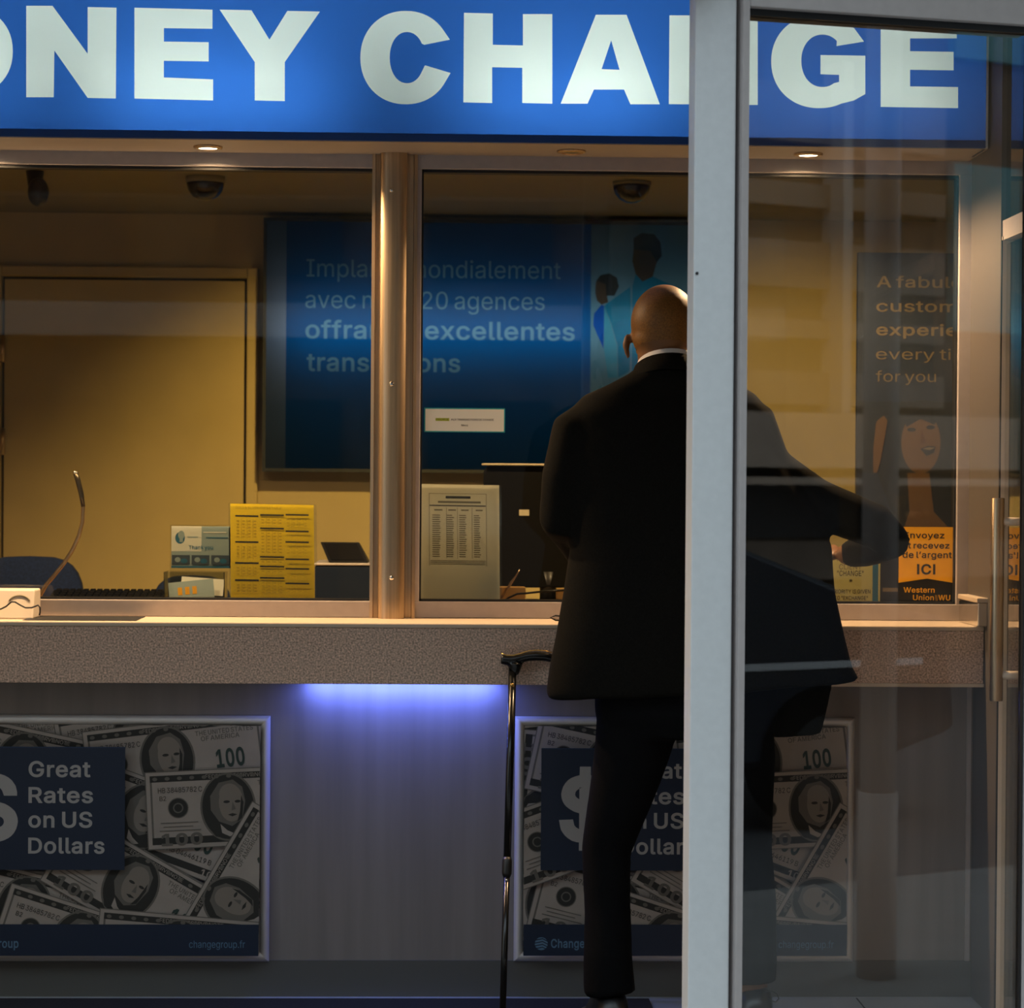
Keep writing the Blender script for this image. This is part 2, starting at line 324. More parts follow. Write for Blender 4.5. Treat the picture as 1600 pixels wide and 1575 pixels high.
# letter outlines, capital height 200: character -> (advance, loops)
GLYPH = {
 '"': (126, '50 125 53 200 28 200 31 125|96 125 98 200 73 200 76 125'),
 '$': (176, '80 229 79 202 68 200 58 197 46 192 38 186 31 178 25 168 22 158 20 149 21 137 24 128 28 121 34 114 43 107 55 100 79 92 79 20 65 23 52 31 44 41 41 54 15 53 17 42 19 34 24 26 30 18 39 10 50 3 64 -1 79 -3 79 -29 96 -29 96 -3 110 -2 123 2 135 8 143 14 150 22 156 33 159 43 161 54 160 64 157 74 153 82 145 90 136 97 125 103 96 112 96 180 108 177 122 170 129 160 133 149 158 149 158 150 154 167 150 173 144 182 135 190 124 196 112 200 96 202 96 229|96 87 115 81 126 75 133 67 136 58 136 50 134 43 130 36 124 31 112 23 97 20 96 20|79 117 65 122 54 129 48 136 45 146 47 158 52 166 62 174 70 178 78 180 79 180'),
 '&': (176, '64 200 52 196 43 189 36 180 31 170 30 155 32 140 39 126 53 108 27 86 20 77 16 70 14 61 13 50 15 38 19 28 25 18 36 9 47 3 62 -1 82 -3 100 0 115 6 129 17 143 0 172 0 144 34 150 43 157 60 160 74 160 88 137 88 135 70 129 52 86 104 111 124 119 133 124 141 127 151 127 162 126 171 122 180 112 191 98 199 83 202|115 34 102 25 87 19 74 18 61 21 49 27 44 33 40 39 38 48 38 56 40 62 47 73 55 81 68 91|72 122 63 134 56 144 54 153 54 163 58 171 66 178 75 181 86 181 95 177 100 171 103 162 102 153 100 147 94 140'),
 "'": (81, '50 125 53 200 28 200 31 125'),
 '*': (178, '133 107 142 124 105 144 142 163 132 180 97 158 98 200 79 200 81 158 45 180 35 163 73 144 35 124 45 107 81 130 79 88 98 88 97 130'),
 ',': (74, '15 -47 33 -47 54 28 27 28'),
 '.': (74, '54 23 51 28 44 33 40 34 30 33 26 30 21 24 19 17 21 9 24 5 30 0 38 -2 45 0 51 5 54 9 55 14'),
 '0': (178, '94 203 80 202 68 199 55 193 44 184 34 171 27 156 22 137 19 115 19 88 21 67 27 44 34 29 43 17 56 6 69 0 84 -3 100 -2 115 2 127 9 138 20 146 33 152 48 156 63 159 86 159 114 156 136 151 156 144 170 135 183 122 194 109 200|93 181 102 178 112 173 119 166 125 156 130 143 133 129 135 95 132 65 128 51 123 40 117 32 109 25 100 21 88 19 78 21 70 24 61 32 55 41 48 57 45 70 43 88 43 108 44 125 47 140 51 152 57 163 65 172 72 177 82 180'),
 '1': (178, '154 0 154 21 108 22 108 200 78 200 34 168 34 141 82 176 83 176 83 22 30 21 30 0'),
 '2': (178, '25 0 153 0 153 22 60 22 61 25 108 73 128 97 140 114 147 129 150 140 150 150 149 159 146 168 142 175 136 183 127 191 117 197 105 201 94 203 81 202 68 200 56 195 46 188 38 180 31 169 27 155 26 142 50 142 52 156 58 168 64 173 70 177 84 181 100 179 109 176 114 172 119 167 123 160 125 154 126 146 125 138 123 130 113 114 98 96 25 19'),
 '3': (178, '28 200 28 178 113 178 113 176 62 118 62 98 92 97 103 94 113 89 121 82 126 74 129 65 129 54 127 44 122 34 112 26 98 21 78 20 69 22 60 26 54 30 48 36 45 44 43 52 17 52 18 42 22 32 29 21 38 12 51 4 62 0 77 -2 92 -3 107 0 121 5 136 15 143 23 150 34 153 45 154 52 154 62 152 73 148 84 143 91 137 98 128 105 118 110 109 113 99 114 87 114 146 181 146 200'),
 '4': (178, '122 200 97 200 16 62 16 42 111 41 111 0 135 0 135 41 162 42 162 64 135 64 135 125 111 125 111 64 43 64'),
 '5': (178, '144 200 38 200 26 100 50 97 61 104 73 108 89 109 98 107 110 102 119 94 125 83 129 70 128 55 126 46 123 39 119 34 111 27 104 23 96 20 80 20 72 22 64 26 59 29 53 37 50 42 48 51 24 51 26 37 33 23 45 11 59 3 70 -1 82 -3 99 -2 113 2 124 8 133 14 143 26 149 37 152 47 154 59 153 72 152 82 145 100 138 109 131 116 123 123 113 127 103 130 92 131 83 131 73 129 65 126 53 119 59 178 144 178'),
 '6': (178, '126 200 99 200 43 117 33 98 27 82 25 68 25 54 28 42 33 30 40 19 48 11 58 5 70 0 84 -3 98 -2 109 0 120 5 132 13 140 22 147 33 151 43 153 57 153 67 151 80 145 95 139 104 133 110 118 119 100 123 83 123 69 116|100 20 84 19 71 23 64 27 58 34 53 42 51 48 49 66 53 81 57 89 62 94 70 100 78 103 93 104 107 100 114 96 119 90 123 84 127 76 129 66 129 57 125 43 121 35 115 29 108 24'),
 '7': (178, '38 0 65 0 154 176 154 200 24 200 24 178 127 178'),
 '8': (178, '94 203 75 202 59 197 45 188 39 181 34 174 30 164 28 154 28 143 31 131 35 124 42 115 50 109 60 105 60 104 52 102 44 98 32 87 24 73 20 56 21 44 24 34 29 24 38 14 48 7 59 2 70 -1 83 -3 98 -2 113 0 124 4 136 11 144 19 152 29 156 38 158 51 156 68 148 85 142 91 134 98 126 102 118 104 119 105 128 109 135 114 141 121 146 129 150 146 150 157 146 169 138 182 126 193 110 200|46 47 46 62 52 75 56 80 62 85 77 91 96 92 104 90 112 87 120 82 125 76 130 69 132 63 132 48 127 36 122 30 116 26 102 20 82 20 73 21 64 24 57 29 52 34 48 40|53 157 56 164 60 170 72 178 86 181 102 179 114 173 121 164 125 152 124 138 121 130 117 125 106 117 92 114 76 115 64 122 56 131 52 143'),
 '9': (178, '52 0 79 0 135 83 145 102 150 118 153 132 152 146 150 159 145 171 138 181 129 189 120 196 107 201 94 203 80 202 68 200 56 195 46 187 38 179 31 167 27 156 25 143 25 134 27 118 34 103 45 90 60 81 76 77 95 77 103 80 109 84|100 180 113 173 119 167 124 160 127 152 129 142 127 125 121 111 116 105 108 100 101 97 93 96 77 97 71 100 63 105 57 112 53 119 50 127 49 137 51 152 55 161 59 167 70 176 77 179 84 181'),
 'A': (189, '79 200 6 0 34 0 53 56 135 56 155 0 182 0 109 200|94 179 107 137 127 78 61 78 80 135'),
 'B': (179, '24 200 24 0 109 0 127 4 142 10 153 20 161 33 164 49 163 65 160 77 152 89 141 98 133 101 124 103 124 105 136 110 143 115 149 122 154 131 156 142 156 154 153 166 149 175 140 185 134 190 124 195 113 198 99 200|49 91 103 91 113 89 122 85 132 76 138 64 140 50 136 39 126 29 112 24 100 22 49 22|49 112 49 178 97 178 108 176 118 172 127 164 132 153 131 139 126 127 117 119 110 115 99 112'),
 'C': (201, '147 193 130 199 111 203 93 202 74 198 60 191 46 180 34 166 25 149 18 128 16 102 17 77 22 58 30 40 41 25 54 13 70 4 85 -1 99 -3 119 -2 137 3 150 9 162 18 173 30 181 46 186 63 160 63 157 52 152 43 145 35 136 29 127 25 115 21 102 21 92 22 76 28 69 32 61 39 50 56 44 72 41 87 41 101 42 118 45 134 52 148 59 158 68 167 80 174 92 178 102 179 116 178 128 175 140 169 150 160 157 148 160 137 186 137 181 155 172 170 160 184'),
 'D': (197, '24 0 95 0 118 4 132 9 144 16 157 27 165 38 175 57 180 76 181 93 180 122 175 144 168 159 157 174 143 185 133 191 122 195 102 199 24 200|49 22 49 178 97 177 109 175 121 171 132 164 142 154 149 141 154 128 157 111 157 93 154 75 149 59 144 49 136 40 126 32 116 27 106 25 92 23'),
 'E': (165, '148 0 148 22 49 22 49 90 140 90 140 112 49 112 49 178 146 178 146 200 24 200 24 0'),
 'F': (161, '24 0 49 0 49 87 136 87 136 109 49 110 49 178 145 178 145 200 24 200'),
 'G': (205, '120 202 98 203 86 201 69 196 54 187 40 175 30 159 22 142 17 121 16 97 17 77 22 57 30 39 37 30 44 21 59 10 74 2 93 -2 112 -3 128 0 142 5 156 12 168 22 177 36 184 51 187 66 188 101 111 101 111 78 163 78 163 74 161 63 158 52 152 43 145 34 138 30 129 25 120 22 109 21 98 21 88 23 72 30 59 42 48 58 43 74 41 92 41 110 44 128 49 142 56 155 66 165 75 172 87 177 98 179 111 179 123 177 135 171 146 163 154 152 160 137 186 137 184 148 178 162 171 172 164 180 154 188 143 194 131 199'),
 'H': (203, '180 0 180 200 154 200 154 114 49 114 49 200 24 200 24 0 49 0 49 91 154 91 154 0'),
 'I': (74, '24 0 50 0 50 200 24 200'),
 '\u0130': (118, '12 0 106 0 106 22 72 22 72 178 106 178 106 200 12 200 12 178 46 178 46 22 12 22'),
 'J': (156, '132 200 107 200 107 53 104 40 98 30 90 24 80 20 70 20 58 22 48 29 42 38 39 49 38 68 13 68 14 44 19 26 30 13 44 3 55 -1 68 -3 80 -2 92 0 102 4 112 10 120 18 126 28 130 40 132 54'),
 'K': (183, '176 0 96 113 176 200 143 200 71 122 49 95 49 200 24 200 24 0 49 0 49 66 78 96 146 0'),
 'L': (154, '24 200 24 0 142 0 142 22 49 22 49 200'),
 'M': (247, '223 200 187 200 137 70 124 29 110 70 60 200 24 200 24 0 48 0 47 171 65 119 112 0 134 0 181 118 199 172 198 0 223 0'),
 'N': (206, '182 200 157 200 157 63 158 31 139 66 54 200 24 200 24 0 49 0 49 118 47 169 77 118 152 0 182 0'),
 'O': (210, '111 203 92 202 74 198 59 190 47 181 34 166 25 150 19 129 16 109 16 86 20 64 27 46 36 31 50 16 64 7 80 0 99 -3 118 -2 136 2 151 10 165 21 176 34 185 51 191 70 194 90 193 115 189 136 183 153 173 170 160 184 146 193 130 199|108 179 123 177 134 172 145 164 154 154 161 142 166 128 169 110 169 92 167 75 163 61 157 51 150 40 141 32 130 26 118 22 102 21 88 23 75 28 66 35 56 46 49 57 44 72 41 89 41 108 43 123 47 138 53 150 61 161 72 170 84 176 96 179'),
 'P': (175, '24 0 49 0 49 73 100 73 118 76 131 81 138 87 146 94 153 103 158 116 160 127 161 142 159 154 155 165 149 176 141 185 132 191 119 197 103 200 24 200|49 178 101 177 114 174 124 167 128 162 132 156 135 140 135 130 134 122 130 113 126 108 117 101 102 96 49 95'),
 'R': (177, '24 200 24 0 49 0 49 78 97 78 139 0 168 0 123 82 137 89 147 98 153 106 158 118 161 132 160 151 156 165 150 176 142 184 134 191 124 195 113 198 97 200|49 178 102 177 114 174 124 168 132 158 136 143 135 127 132 120 128 114 119 106 106 101 93 100 49 100'),
 'S': (176, '100 202 84 203 70 201 58 197 46 192 38 186 30 176 24 166 21 154 21 141 24 128 29 119 37 111 46 105 60 98 102 86 116 80 127 74 132 69 135 63 136 58 135 47 132 40 129 35 122 29 115 25 104 21 93 19 73 21 63 24 56 28 46 38 42 46 41 54 15 54 17 42 20 32 25 23 32 16 42 8 50 3 62 0 73 -3 94 -3 105 -2 118 1 132 7 143 14 151 24 157 35 160 48 160 62 158 72 153 82 144 91 132 99 121 104 79 117 65 122 54 129 49 134 47 138 45 146 46 154 49 161 52 166 58 171 66 176 81 180 101 179 108 177 117 173 122 170 128 162 131 155 133 149 158 149 157 158 154 167 148 176 142 183 135 190 124 196 112 200'),
 'T': (176, '101 0 101 178 164 178 164 200 12 200 12 178 76 178 76 0'),
 'U': (203, '180 200 154 200 154 68 154 60 150 49 143 37 132 28 118 22 103 20 86 22 73 27 61 37 53 49 50 57 49 69 49 200 24 200 24 66 25 55 29 40 36 28 45 17 55 9 70 2 85 -2 97 -3 119 -2 134 2 148 9 158 17 169 29 176 45 180 62'),
 'V': (189, '6 200 80 0 109 0 182 200 155 200 114 81 95 21 77 77 33 200'),
 'W': (270, '263 200 237 200 204 70 194 25 183 72 149 200 120 200 87 75 76 24 67 66 32 200 6 200 61 0 91 0 127 134 135 171 144 130 179 0 208 0'),
 'X': (186, '7 0 36 0 79 61 93 86 106 64 150 0 179 0 108 103 175 200 147 200 106 141 94 119 80 143 41 200 12 200 79 102'),
 'Y': (186, '80 0 105 0 105 82 179 200 149 200 109 133 93 103 79 130 36 200 7 200 80 82'),
 'Z': (172, '157 0 157 22 45 22 65 48 156 181 156 200 16 200 16 178 127 178 109 154 17 19 16 0'),
 '\\': (98, '6 209 70 -30 92 -30 28 209'),
 'a': (153, '132 0 132 105 129 120 123 131 115 140 105 146 95 149 82 151 68 151 55 148 45 145 35 139 23 127 16 114 39 108 42 113 48 120 59 127 72 130 86 129 96 126 103 119 108 109 108 98 105 93 100 90 47 82 35 78 24 72 16 62 12 49 13 32 16 23 19 17 26 9 38 2 51 -2 66 -3 79 -2 90 3 97 8 104 15 107 20 109 20 109 0|108 74 108 54 107 44 101 33 92 24 79 19 62 18 54 20 47 22 39 30 36 38 37 47 39 53 46 59 60 64 97 70'),
 'b': (167, '21 200 21 0 44 0 44 23 47 23 54 12 60 6 67 2 76 -2 86 -3 96 -3 108 -1 115 2 127 9 136 18 146 34 150 46 153 63 153 83 151 99 146 115 138 127 127 139 112 148 98 151 82 151 70 148 58 140 47 126 45 126 45 200|83 18 74 20 66 24 58 30 54 36 49 46 46 55 44 68 44 81 46 91 49 103 53 112 58 118 64 123 72 127 81 129 90 130 99 128 108 124 115 118 120 111 125 102 128 90 129 67 127 56 124 46 120 37 115 31 108 24 101 21 93 19'),
 'c': (156, '121 139 109 146 95 150 80 151 64 149 49 143 39 136 29 126 23 116 17 101 14 86 14 66 16 52 20 38 27 25 36 14 49 4 59 0 73 -3 86 -3 101 -1 111 3 122 9 131 18 137 27 143 40 120 46 116 37 113 32 107 26 99 22 92 19 84 18 67 20 57 26 49 35 42 47 39 62 38 84 43 103 47 111 52 118 58 123 65 127 74 129 86 130 99 126 105 123 112 117 116 112 119 103 142 109 139 117 135 125 129 133'),
 'd': (167, '146 200 122 200 122 126 120 126 109 140 97 148 85 151 70 151 55 147 41 140 31 130 21 115 17 102 14 85 14 63 17 47 21 34 30 19 40 9 52 2 63 -2 73 -3 84 -3 93 -1 107 7 113 13 120 23 123 23 123 0 146 0|84 18 74 19 65 21 58 25 52 30 47 37 43 46 40 56 38 68 38 81 40 93 42 102 47 111 52 118 59 124 68 128 76 130 88 129 96 127 104 123 109 118 114 112 118 104 121 93 122 82 122 68 121 56 118 45 114 37 108 30 101 24 93 20'),
 'e': (159, '86 151 73 151 60 148 48 143 38 136 28 125 21 112 16 97 14 81 14 63 17 47 21 35 29 22 39 12 52 3 64 -1 79 -3 91 -3 101 -1 111 2 120 6 129 13 136 20 141 30 143 36 120 41 117 34 113 29 102 22 88 18 77 18 68 20 55 27 46 38 40 51 38 66 146 67 146 86 143 103 138 116 132 127 123 137 112 144 99 149|38 87 41 103 49 116 55 121 63 126 78 130 86 130 94 128 106 121 112 115 116 108 119 99 121 88 121 87'),
 'f': (100, '32 0 56 0 56 128 90 129 90 149 56 149 56 168 57 174 60 180 68 185 77 186 89 184 95 204 93 206 82 208 69 208 59 206 49 202 39 193 34 184 32 174 32 149 3 149 3 129 32 128'),
 'g': (167, '146 149 123 149 123 126 121 125 110 140 98 148 83 151 63 150 51 146 40 139 31 130 24 119 18 107 15 96 13 78 14 64 16 53 20 39 26 28 34 18 44 10 57 5 69 2 82 2 94 4 103 8 112 16 120 27 122 27 122 -11 118 -22 114 -27 106 -33 94 -37 86 -38 71 -38 63 -36 54 -31 47 -25 40 -16 20 -27 29 -40 42 -50 55 -56 69 -59 86 -59 103 -57 114 -53 125 -48 133 -41 141 -30 144 -21 146 -8|84 130 93 128 101 125 106 121 114 112 118 103 122 90 123 68 121 57 118 48 114 40 108 33 101 28 94 25 86 23 75 23 68 25 58 29 50 36 46 42 42 50 39 61 38 73 38 84 43 104 47 111 52 119 60 125 66 127 75 129'),
 'h': (161, '140 0 140 99 138 116 133 129 124 140 112 147 100 150 84 151 70 148 60 142 51 134 45 124 45 200 21 200 21 0 45 0 45 89 46 101 48 108 54 118 62 124 73 128 85 129 97 127 105 122 111 114 115 104 116 95 116 0'),
 'i': (66, '44 149 21 149 21 0 45 0|50 192 48 198 43 203 37 206 30 206 24 204 19 199 17 194 16 187 18 182 23 177 29 174 36 174 41 176 46 180 49 185'),
 'j': (66, '44 149 21 149 20 -17 18 -26 13 -31 6 -34 -4 -34 -4 -56 15 -55 28 -49 38 -40 43 -26 45 -18|16 194 16 188 18 182 22 177 28 175 35 174 42 176 47 181 49 186 49 192 47 198 42 203 36 206 30 206 23 203 19 199'),
 'k': (150, '21 200 21 0 45 0 45 55 61 70 116 0 146 0 79 85 142 149 112 149 47 83 45 83 45 200'),
 'l': (74, '21 200 21 32 22 22 27 10 32 6 37 2 43 0 54 -1 70 1 71 2 67 21 56 20 50 22 47 24 45 32 45 200'),
 'm': (240, '219 0 218 112 216 120 212 130 207 137 201 143 193 148 180 151 168 152 157 150 146 145 136 139 130 132 125 122 118 136 108 146 94 151 80 151 68 148 58 142 50 134 44 122 44 149 21 149 21 0 45 0 45 94 46 106 50 115 57 122 66 128 77 130 87 129 98 124 104 118 107 109 108 0 132 0 132 100 133 106 137 116 143 123 153 128 164 130 173 129 183 125 190 119 194 110 195 104 195 0'),
 'n': (161, '140 0 140 104 136 122 128 135 118 144 106 149 95 151 81 151 70 148 60 142 51 134 44 123 44 149 21 149 21 0 45 0 45 89 46 101 48 108 54 118 62 124 73 128 85 129 97 127 105 122 111 114 115 104 116 95 116 0'),
 'o': (163, '67 -2 78 -3 96 -2 110 2 121 9 131 18 138 28 145 41 148 54 150 70 149 90 146 104 139 118 132 129 121 139 109 146 96 150 83 151 67 150 54 146 44 140 32 130 26 122 20 110 15 95 13 77 14 60 17 45 24 30 32 18 43 8 54 2|78 130 89 129 98 127 105 123 112 116 117 110 121 102 124 92 125 80 125 68 124 56 121 46 117 38 112 31 104 24 95 20 86 18 77 18 67 20 59 24 52 30 47 37 43 46 40 56 38 67 38 80 40 92 43 102 47 111 52 118 60 124 68 128'),
 'p': (167, '21 -56 45 -56 45 23 47 23 58 8 70 0 84 -3 98 -3 114 1 127 9 138 21 146 34 151 48 153 66 153 86 150 102 146 115 138 127 127 139 116 146 108 149 96 151 84 151 74 149 67 146 60 142 54 136 47 126 44 126 44 149 21 149|83 18 74 20 66 24 58 30 54 36 49 46 46 55 44 68 44 81 46 91 49 103 53 112 58 118 64 123 72 127 81 129 90 130 99 128 108 124 115 118 120 111 125 102 128 90 129 67 127 56 124 46 120 37 115 31 108 24 101 21 93 19'),
 'q': (167, '146 -56 146 149 123 149 123 126 120 126 113 136 107 142 100 146 92 149 83 151 72 151 63 150 52 146 40 139 28 127 21 115 17 102 14 85 14 63 16 48 21 34 29 21 40 9 55 1 68 -3 84 -3 97 0 108 8 120 23 122 23 122 -56|84 18 74 19 65 21 58 25 52 30 47 37 43 46 40 56 38 68 38 81 40 93 42 102 47 111 52 118 59 124 68 128 76 130 88 129 96 127 104 123 109 118 114 112 118 104 121 93 122 82 122 68 121 56 118 45 114 37 108 30 101 24 93 20'),
 'r': (102, '21 0 45 0 45 93 46 102 48 108 56 119 67 126 78 128 96 127 96 151 78 151 66 148 58 143 52 138 45 126 44 126 44 149 21 149'),
 's': (143, '91 149 80 151 68 151 56 149 46 146 36 141 29 134 24 128 20 119 18 111 20 97 24 88 31 79 39 74 49 70 92 58 100 53 105 46 105 38 101 29 96 24 90 21 77 18 62 19 50 23 42 31 37 42 14 37 17 26 24 15 35 6 50 -1 64 -3 76 -3 89 -2 102 2 112 8 119 14 125 22 129 32 130 39 129 52 125 62 118 70 110 75 100 79 56 91 49 96 43 104 43 113 47 121 56 127 67 130 80 130 92 127 100 119 106 109 127 114 122 127 112 139 100 146'),
 't': (89, '84 1 79 21 64 20 58 21 52 26 50 35 50 128 80 129 80 149 50 149 50 185 26 185 26 149 3 149 3 129 26 128 26 32 28 22 31 14 35 9 42 4 48 1 63 -2 75 -1'),
 'u': (161, '21 149 21 46 24 30 32 15 42 6 52 1 66 -2 79 -2 92 2 104 8 110 16 117 27 117 0 140 0 140 149 116 149 116 57 115 46 111 38 105 29 95 23 86 20 75 20 64 22 56 27 50 35 46 45 45 57 45 149'),
 'v': (153, '7 149 64 0 89 0 146 149 120 149 86 56 77 23 67 56 33 149'),
 'w': (223, '9 149 54 0 78 0 101 80 112 121 125 67 145 0 169 0 214 149 189 149 167 72 156 27 146 70 125 149 99 149 77 71 67 26 56 73 34 149'),
 'x': (149, '8 0 36 0 62 40 74 61 87 39 113 0 141 0 88 75 138 149 111 149 87 113 75 91 39 149 11 149 61 76'),
 'y': (153, '19 -55 27 -57 40 -57 53 -54 64 -47 74 -35 80 -23 146 149 120 149 87 57 76 23 67 55 33 149 7 149 64 0 57 -20 50 -31 44 -34 40 -35 24 -34'),
 'z': (150, '133 0 133 22 50 22 50 24 131 130 131 149 19 149 19 127 100 127 100 126 16 18 16 0'),
 'É': (165, '148 0 148 22 49 22 49 90 140 90 140 112 49 112 49 178 146 178 146 200 24 200 24 0|121 259 94 259 75 220 95 219'),
 'é': (159, '86 151 73 151 60 148 48 143 38 136 28 125 21 112 16 97 14 81 14 63 17 47 21 35 29 22 39 12 52 3 64 -1 79 -3 91 -3 101 -1 111 2 120 6 129 13 136 20 141 30 143 36 120 41 117 34 113 29 102 22 88 18 77 18 68 20 55 27 46 38 40 51 38 66 146 67 146 86 143 103 138 116 132 127 123 137 112 144 99 149|38 87 41 103 49 116 55 121 63 126 78 130 86 130 94 128 106 121 112 115 116 108 119 99 121 88 121 87|115 208 88 208 70 169 89 169'),
 '’': (70, '20 125 39 125 59 200 32 200')}
def _off(l, d):                                        # grow an outline (outer loops run counter-clockwise, holes clockwise)
    n = len(l); out = []
    for i in range(n):
        a, b, c = Vector(l[i-1]), Vector(l[i]), Vector(l[(i+1) % n])
        e, g = (b-a).normalized(), (c-b).normalized()
        n1, n2 = Vector((e.y, -e.x)), Vector((g.y, -g.x)); m = n1+n2
        if m.length < 1e-6: m = n1
        m = m.normalized(); out.append(tuple(b+m*(d/max(.5, m.dot(n1)))))
    return out
_txt = {}
def text_mesh(body, bold=0.0):                         # 2D vertices, faces and groups of loops; height of a capital = 1
    key = (body, bold)
    if key in _txt: return _txt[key]
    x = 0; V2, F2, G = [], [], []
    for ch in body:
        if ch == ' ': x += 50; continue
        adv, enc = GLYPH[ch]; L = []
        for q in enc.split('|'):
            n = [int(t) for t in q.split()]; L.append([(n[i]/200, n[i+1]/200) for i in range(0, len(n), 2)])
        outer = [l for k, l in enumerate(L) if sum(_in(l[0], m) for kk, m in enumerate(L) if kk != k) % 2 == 0]
        for o in outer:
            grp = [o]+[l for l in L if l not in outer and _in(l[0], o)]
            grp = [[(p[0]+x/200, p[1]) for p in (_off(l, bold) if bold else l)] for l in grp]
            b0 = len(V2); pt, ft = tess(grp); V2 += pt; G.append(grp)
            F2 += [tuple(b0+i for i in t) for t in ft]
        x += adv+bold*300
    _txt[key] = (V2, F2, G); return _txt[key]
def clip(poly, r):
    for ax, lim, sg in ((0, r[0], 1), (0, r[1], -1), (1, r[2], 1), (1, r[3], -1)):
        o = []
        for i, p in enumerate(poly):
            q = poly[i-1]; a, b = (p[ax]-lim)*sg >= 0, (q[ax]-lim)*sg >= 0
            if a != b:
                t = (lim-q[ax])/(p[ax]-q[ax]); o.append((q[0]+t*(p[0]-q[0]), q[1]+t*(p[1]-q[1])))
            if a: o.append(p)
        poly = o
        if len(poly) < 3: return []
    return poly
class Print:                                           # flat printed matter: layers of thin ink on a sheet, (u, v) metres, v up
    def __init__(s, rect, step=.00012): s.r = rect; s.L = []; s.z = 0; s.step = step; s.mats = []
    def mi(s, m):
        if m not in s.mats: s.mats.append(m)
        return s.mats.index(m)
    def poly(s, pts, m, up=True):
        if up: s.z += s.step
        pt, ft = tess([pts])
        for t in ft:
            q = clip([pt[i] for i in t], s.r)
            if q: s.L.append((q, s.z, s.mi(m)))
    def rect(s, x0, x1, y0, y1, m, fn=None, up=True):
        p = [(x0,y0),(x1,y0),(x1,y1),(x0,y1)]
        s.poly([fn(*q) for q in p] if fn else p, m, up)
    def ell(s, cx, cy, rx, ry, m, fn=None, n=28, a0=0, a1=2*PI):
        p = [(cx+rx*math.cos(a0+(a1-a0)*k/n), cy+ry*math.sin(a0+(a1-a0)*k/n)) for k in range(n)]
        s.poly([fn(*q) for q in p] if fn else p, m)
    def text(s, body, x0, x1, y0, h, m, bold=0, fn=None):   # fills x0..x1, capitals h high on baseline y0
        v, f, _ = text_mesh(body, bold); s.z += s.step
        if not v: return
        a, b = min(p[0] for p in v), max(p[0] for p in v)
        k = (x1-x0)/(b-a) if x1 is not None else h; hh = h
        P = [((p[0]-a)*k+x0, p[1]*hh+y0) for p in v]
        if fn: P = [fn(*p) for p in P]
        for q in f:
            c = clip([P[i] for i in q], s.r)
            if c: s.L.append((c, s.z, s.mi(m)))
    def build(s, name, origin, parent, X=Vector((1,0,0)), Z=Vector((0,0,1)), back=.0004, base='paper'):
        N = Vector(X).cross(Vector(Z)); N = N.normalized(); mb = MB(); O = Vector(origin)   # N faces the reader
        X = Vector(X); Z = Vector(Z)
        m = s.mi(base)
        c = [O+X*u+Z*v for u, v in ((s.r[0],s.r[2]),(s.r[1],s.r[2]),(s.r[1],s.r[3]),(s.r[0],s.r[3]))]
        mb.extr(c, -N*back, m)
        for q, z, i in s.L:
            try: mb.poly([O+X*u+Z*v+N*(z+.00005) for u, v in q], i)
            except ValueError: pass
        me = bpy.data.meshes.new(name); mb.bm.to_mesh(me); mb.bm.free()
        return link(name, me, parent, s.mats, False)
def sheet_map(x, y, Y):                                # helper to write a Print in photo units
    p = U(x, y, Y); return p.x, p.z

# ================================================================== STRUCTURE
XR = U(1545, 755, 0).x                                 # the lobby's glass side wall
XL = -2.6
YB = 2.8                                               # back wall of the booth
YF = -1.5                                              # shop front
CT = U(760, 974.5, 0).z                                # counter top height
SB = U(760, 222, -.02).z                               # underside of the sign

mb = MB(); mb.box(XL-.2, XR+1.2, -1.9, YB+.2, -.1, 0)
fl = mb.build('floor', 'floor_tile'); setp(fl, 'pale grey tiled lobby floor in front of the counter', 'floor', kind='structure')
mb = MB()
jx = U(1372, 1570, -.2).x
mb.box(jx-.002, jx+.002, -1.8, .1, 0, .0006); mb.box(XL, XR, -.602, -.598, 0, .0006)
mb.build('tile_joint', 'gasket', fl)
mb = MB(); mb.box(XL-.2, XR+1.2, YF-.1, .0, 2.75, 2.85)
setp(mb.build('ceiling_lobby', 'soffit'), 'brownish lobby ceiling above the lit blue sign', 'ceiling', kind='structure')
mb = MB(); mb.box(XL-.1, XL, -1.6, YB, 0, 2.75)
setp(mb.build('wall_left', 'room_wall'), 'plain side wall closing the lobby and the booth', 'wall', kind='structure')
mb = MB(); mb.box(XL, XR+1.4, YB, YB+.12, 0, 2.6)
setp(mb.build('wall_back', 'room_wall'), 'mustard beige back wall of the booth behind the glass', 'wall', kind='structure')
CI = 2.36                                              # booth ceiling
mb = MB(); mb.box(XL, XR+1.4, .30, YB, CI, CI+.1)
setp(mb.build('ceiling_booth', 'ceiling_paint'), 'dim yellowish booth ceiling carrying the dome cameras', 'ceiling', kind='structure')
mb = MB(); mb.box(XL, XR+1.4, YB-.25, YB, U(700, 345, YB).z, CI)
mb = MB(); mb.box(XR+1.3, XR+1.4, .3, YB, 0, CI)
setp(mb.build('wall_right', 'room_wall'), 'tan side wall of the booth behind the tall advert', 'wall', kind='structure')
mb = MB(); mb.box(XR+.02, XR+1.4, .2, .3, 0, 2.75)
setp(mb.build('wall_front', 'jamb'), 'grey panelled return wall at the end of the counter', 'wall', kind='structure')
mb = MB(); mb.box(XL, XR+1.4, .2, .3, U(760, 238, .2).z+.02, 2.75)
setp(mb.build('wall_header', 'soffit'), 'dark header wall hidden behind the lit sign', 'wall', kind='structure')

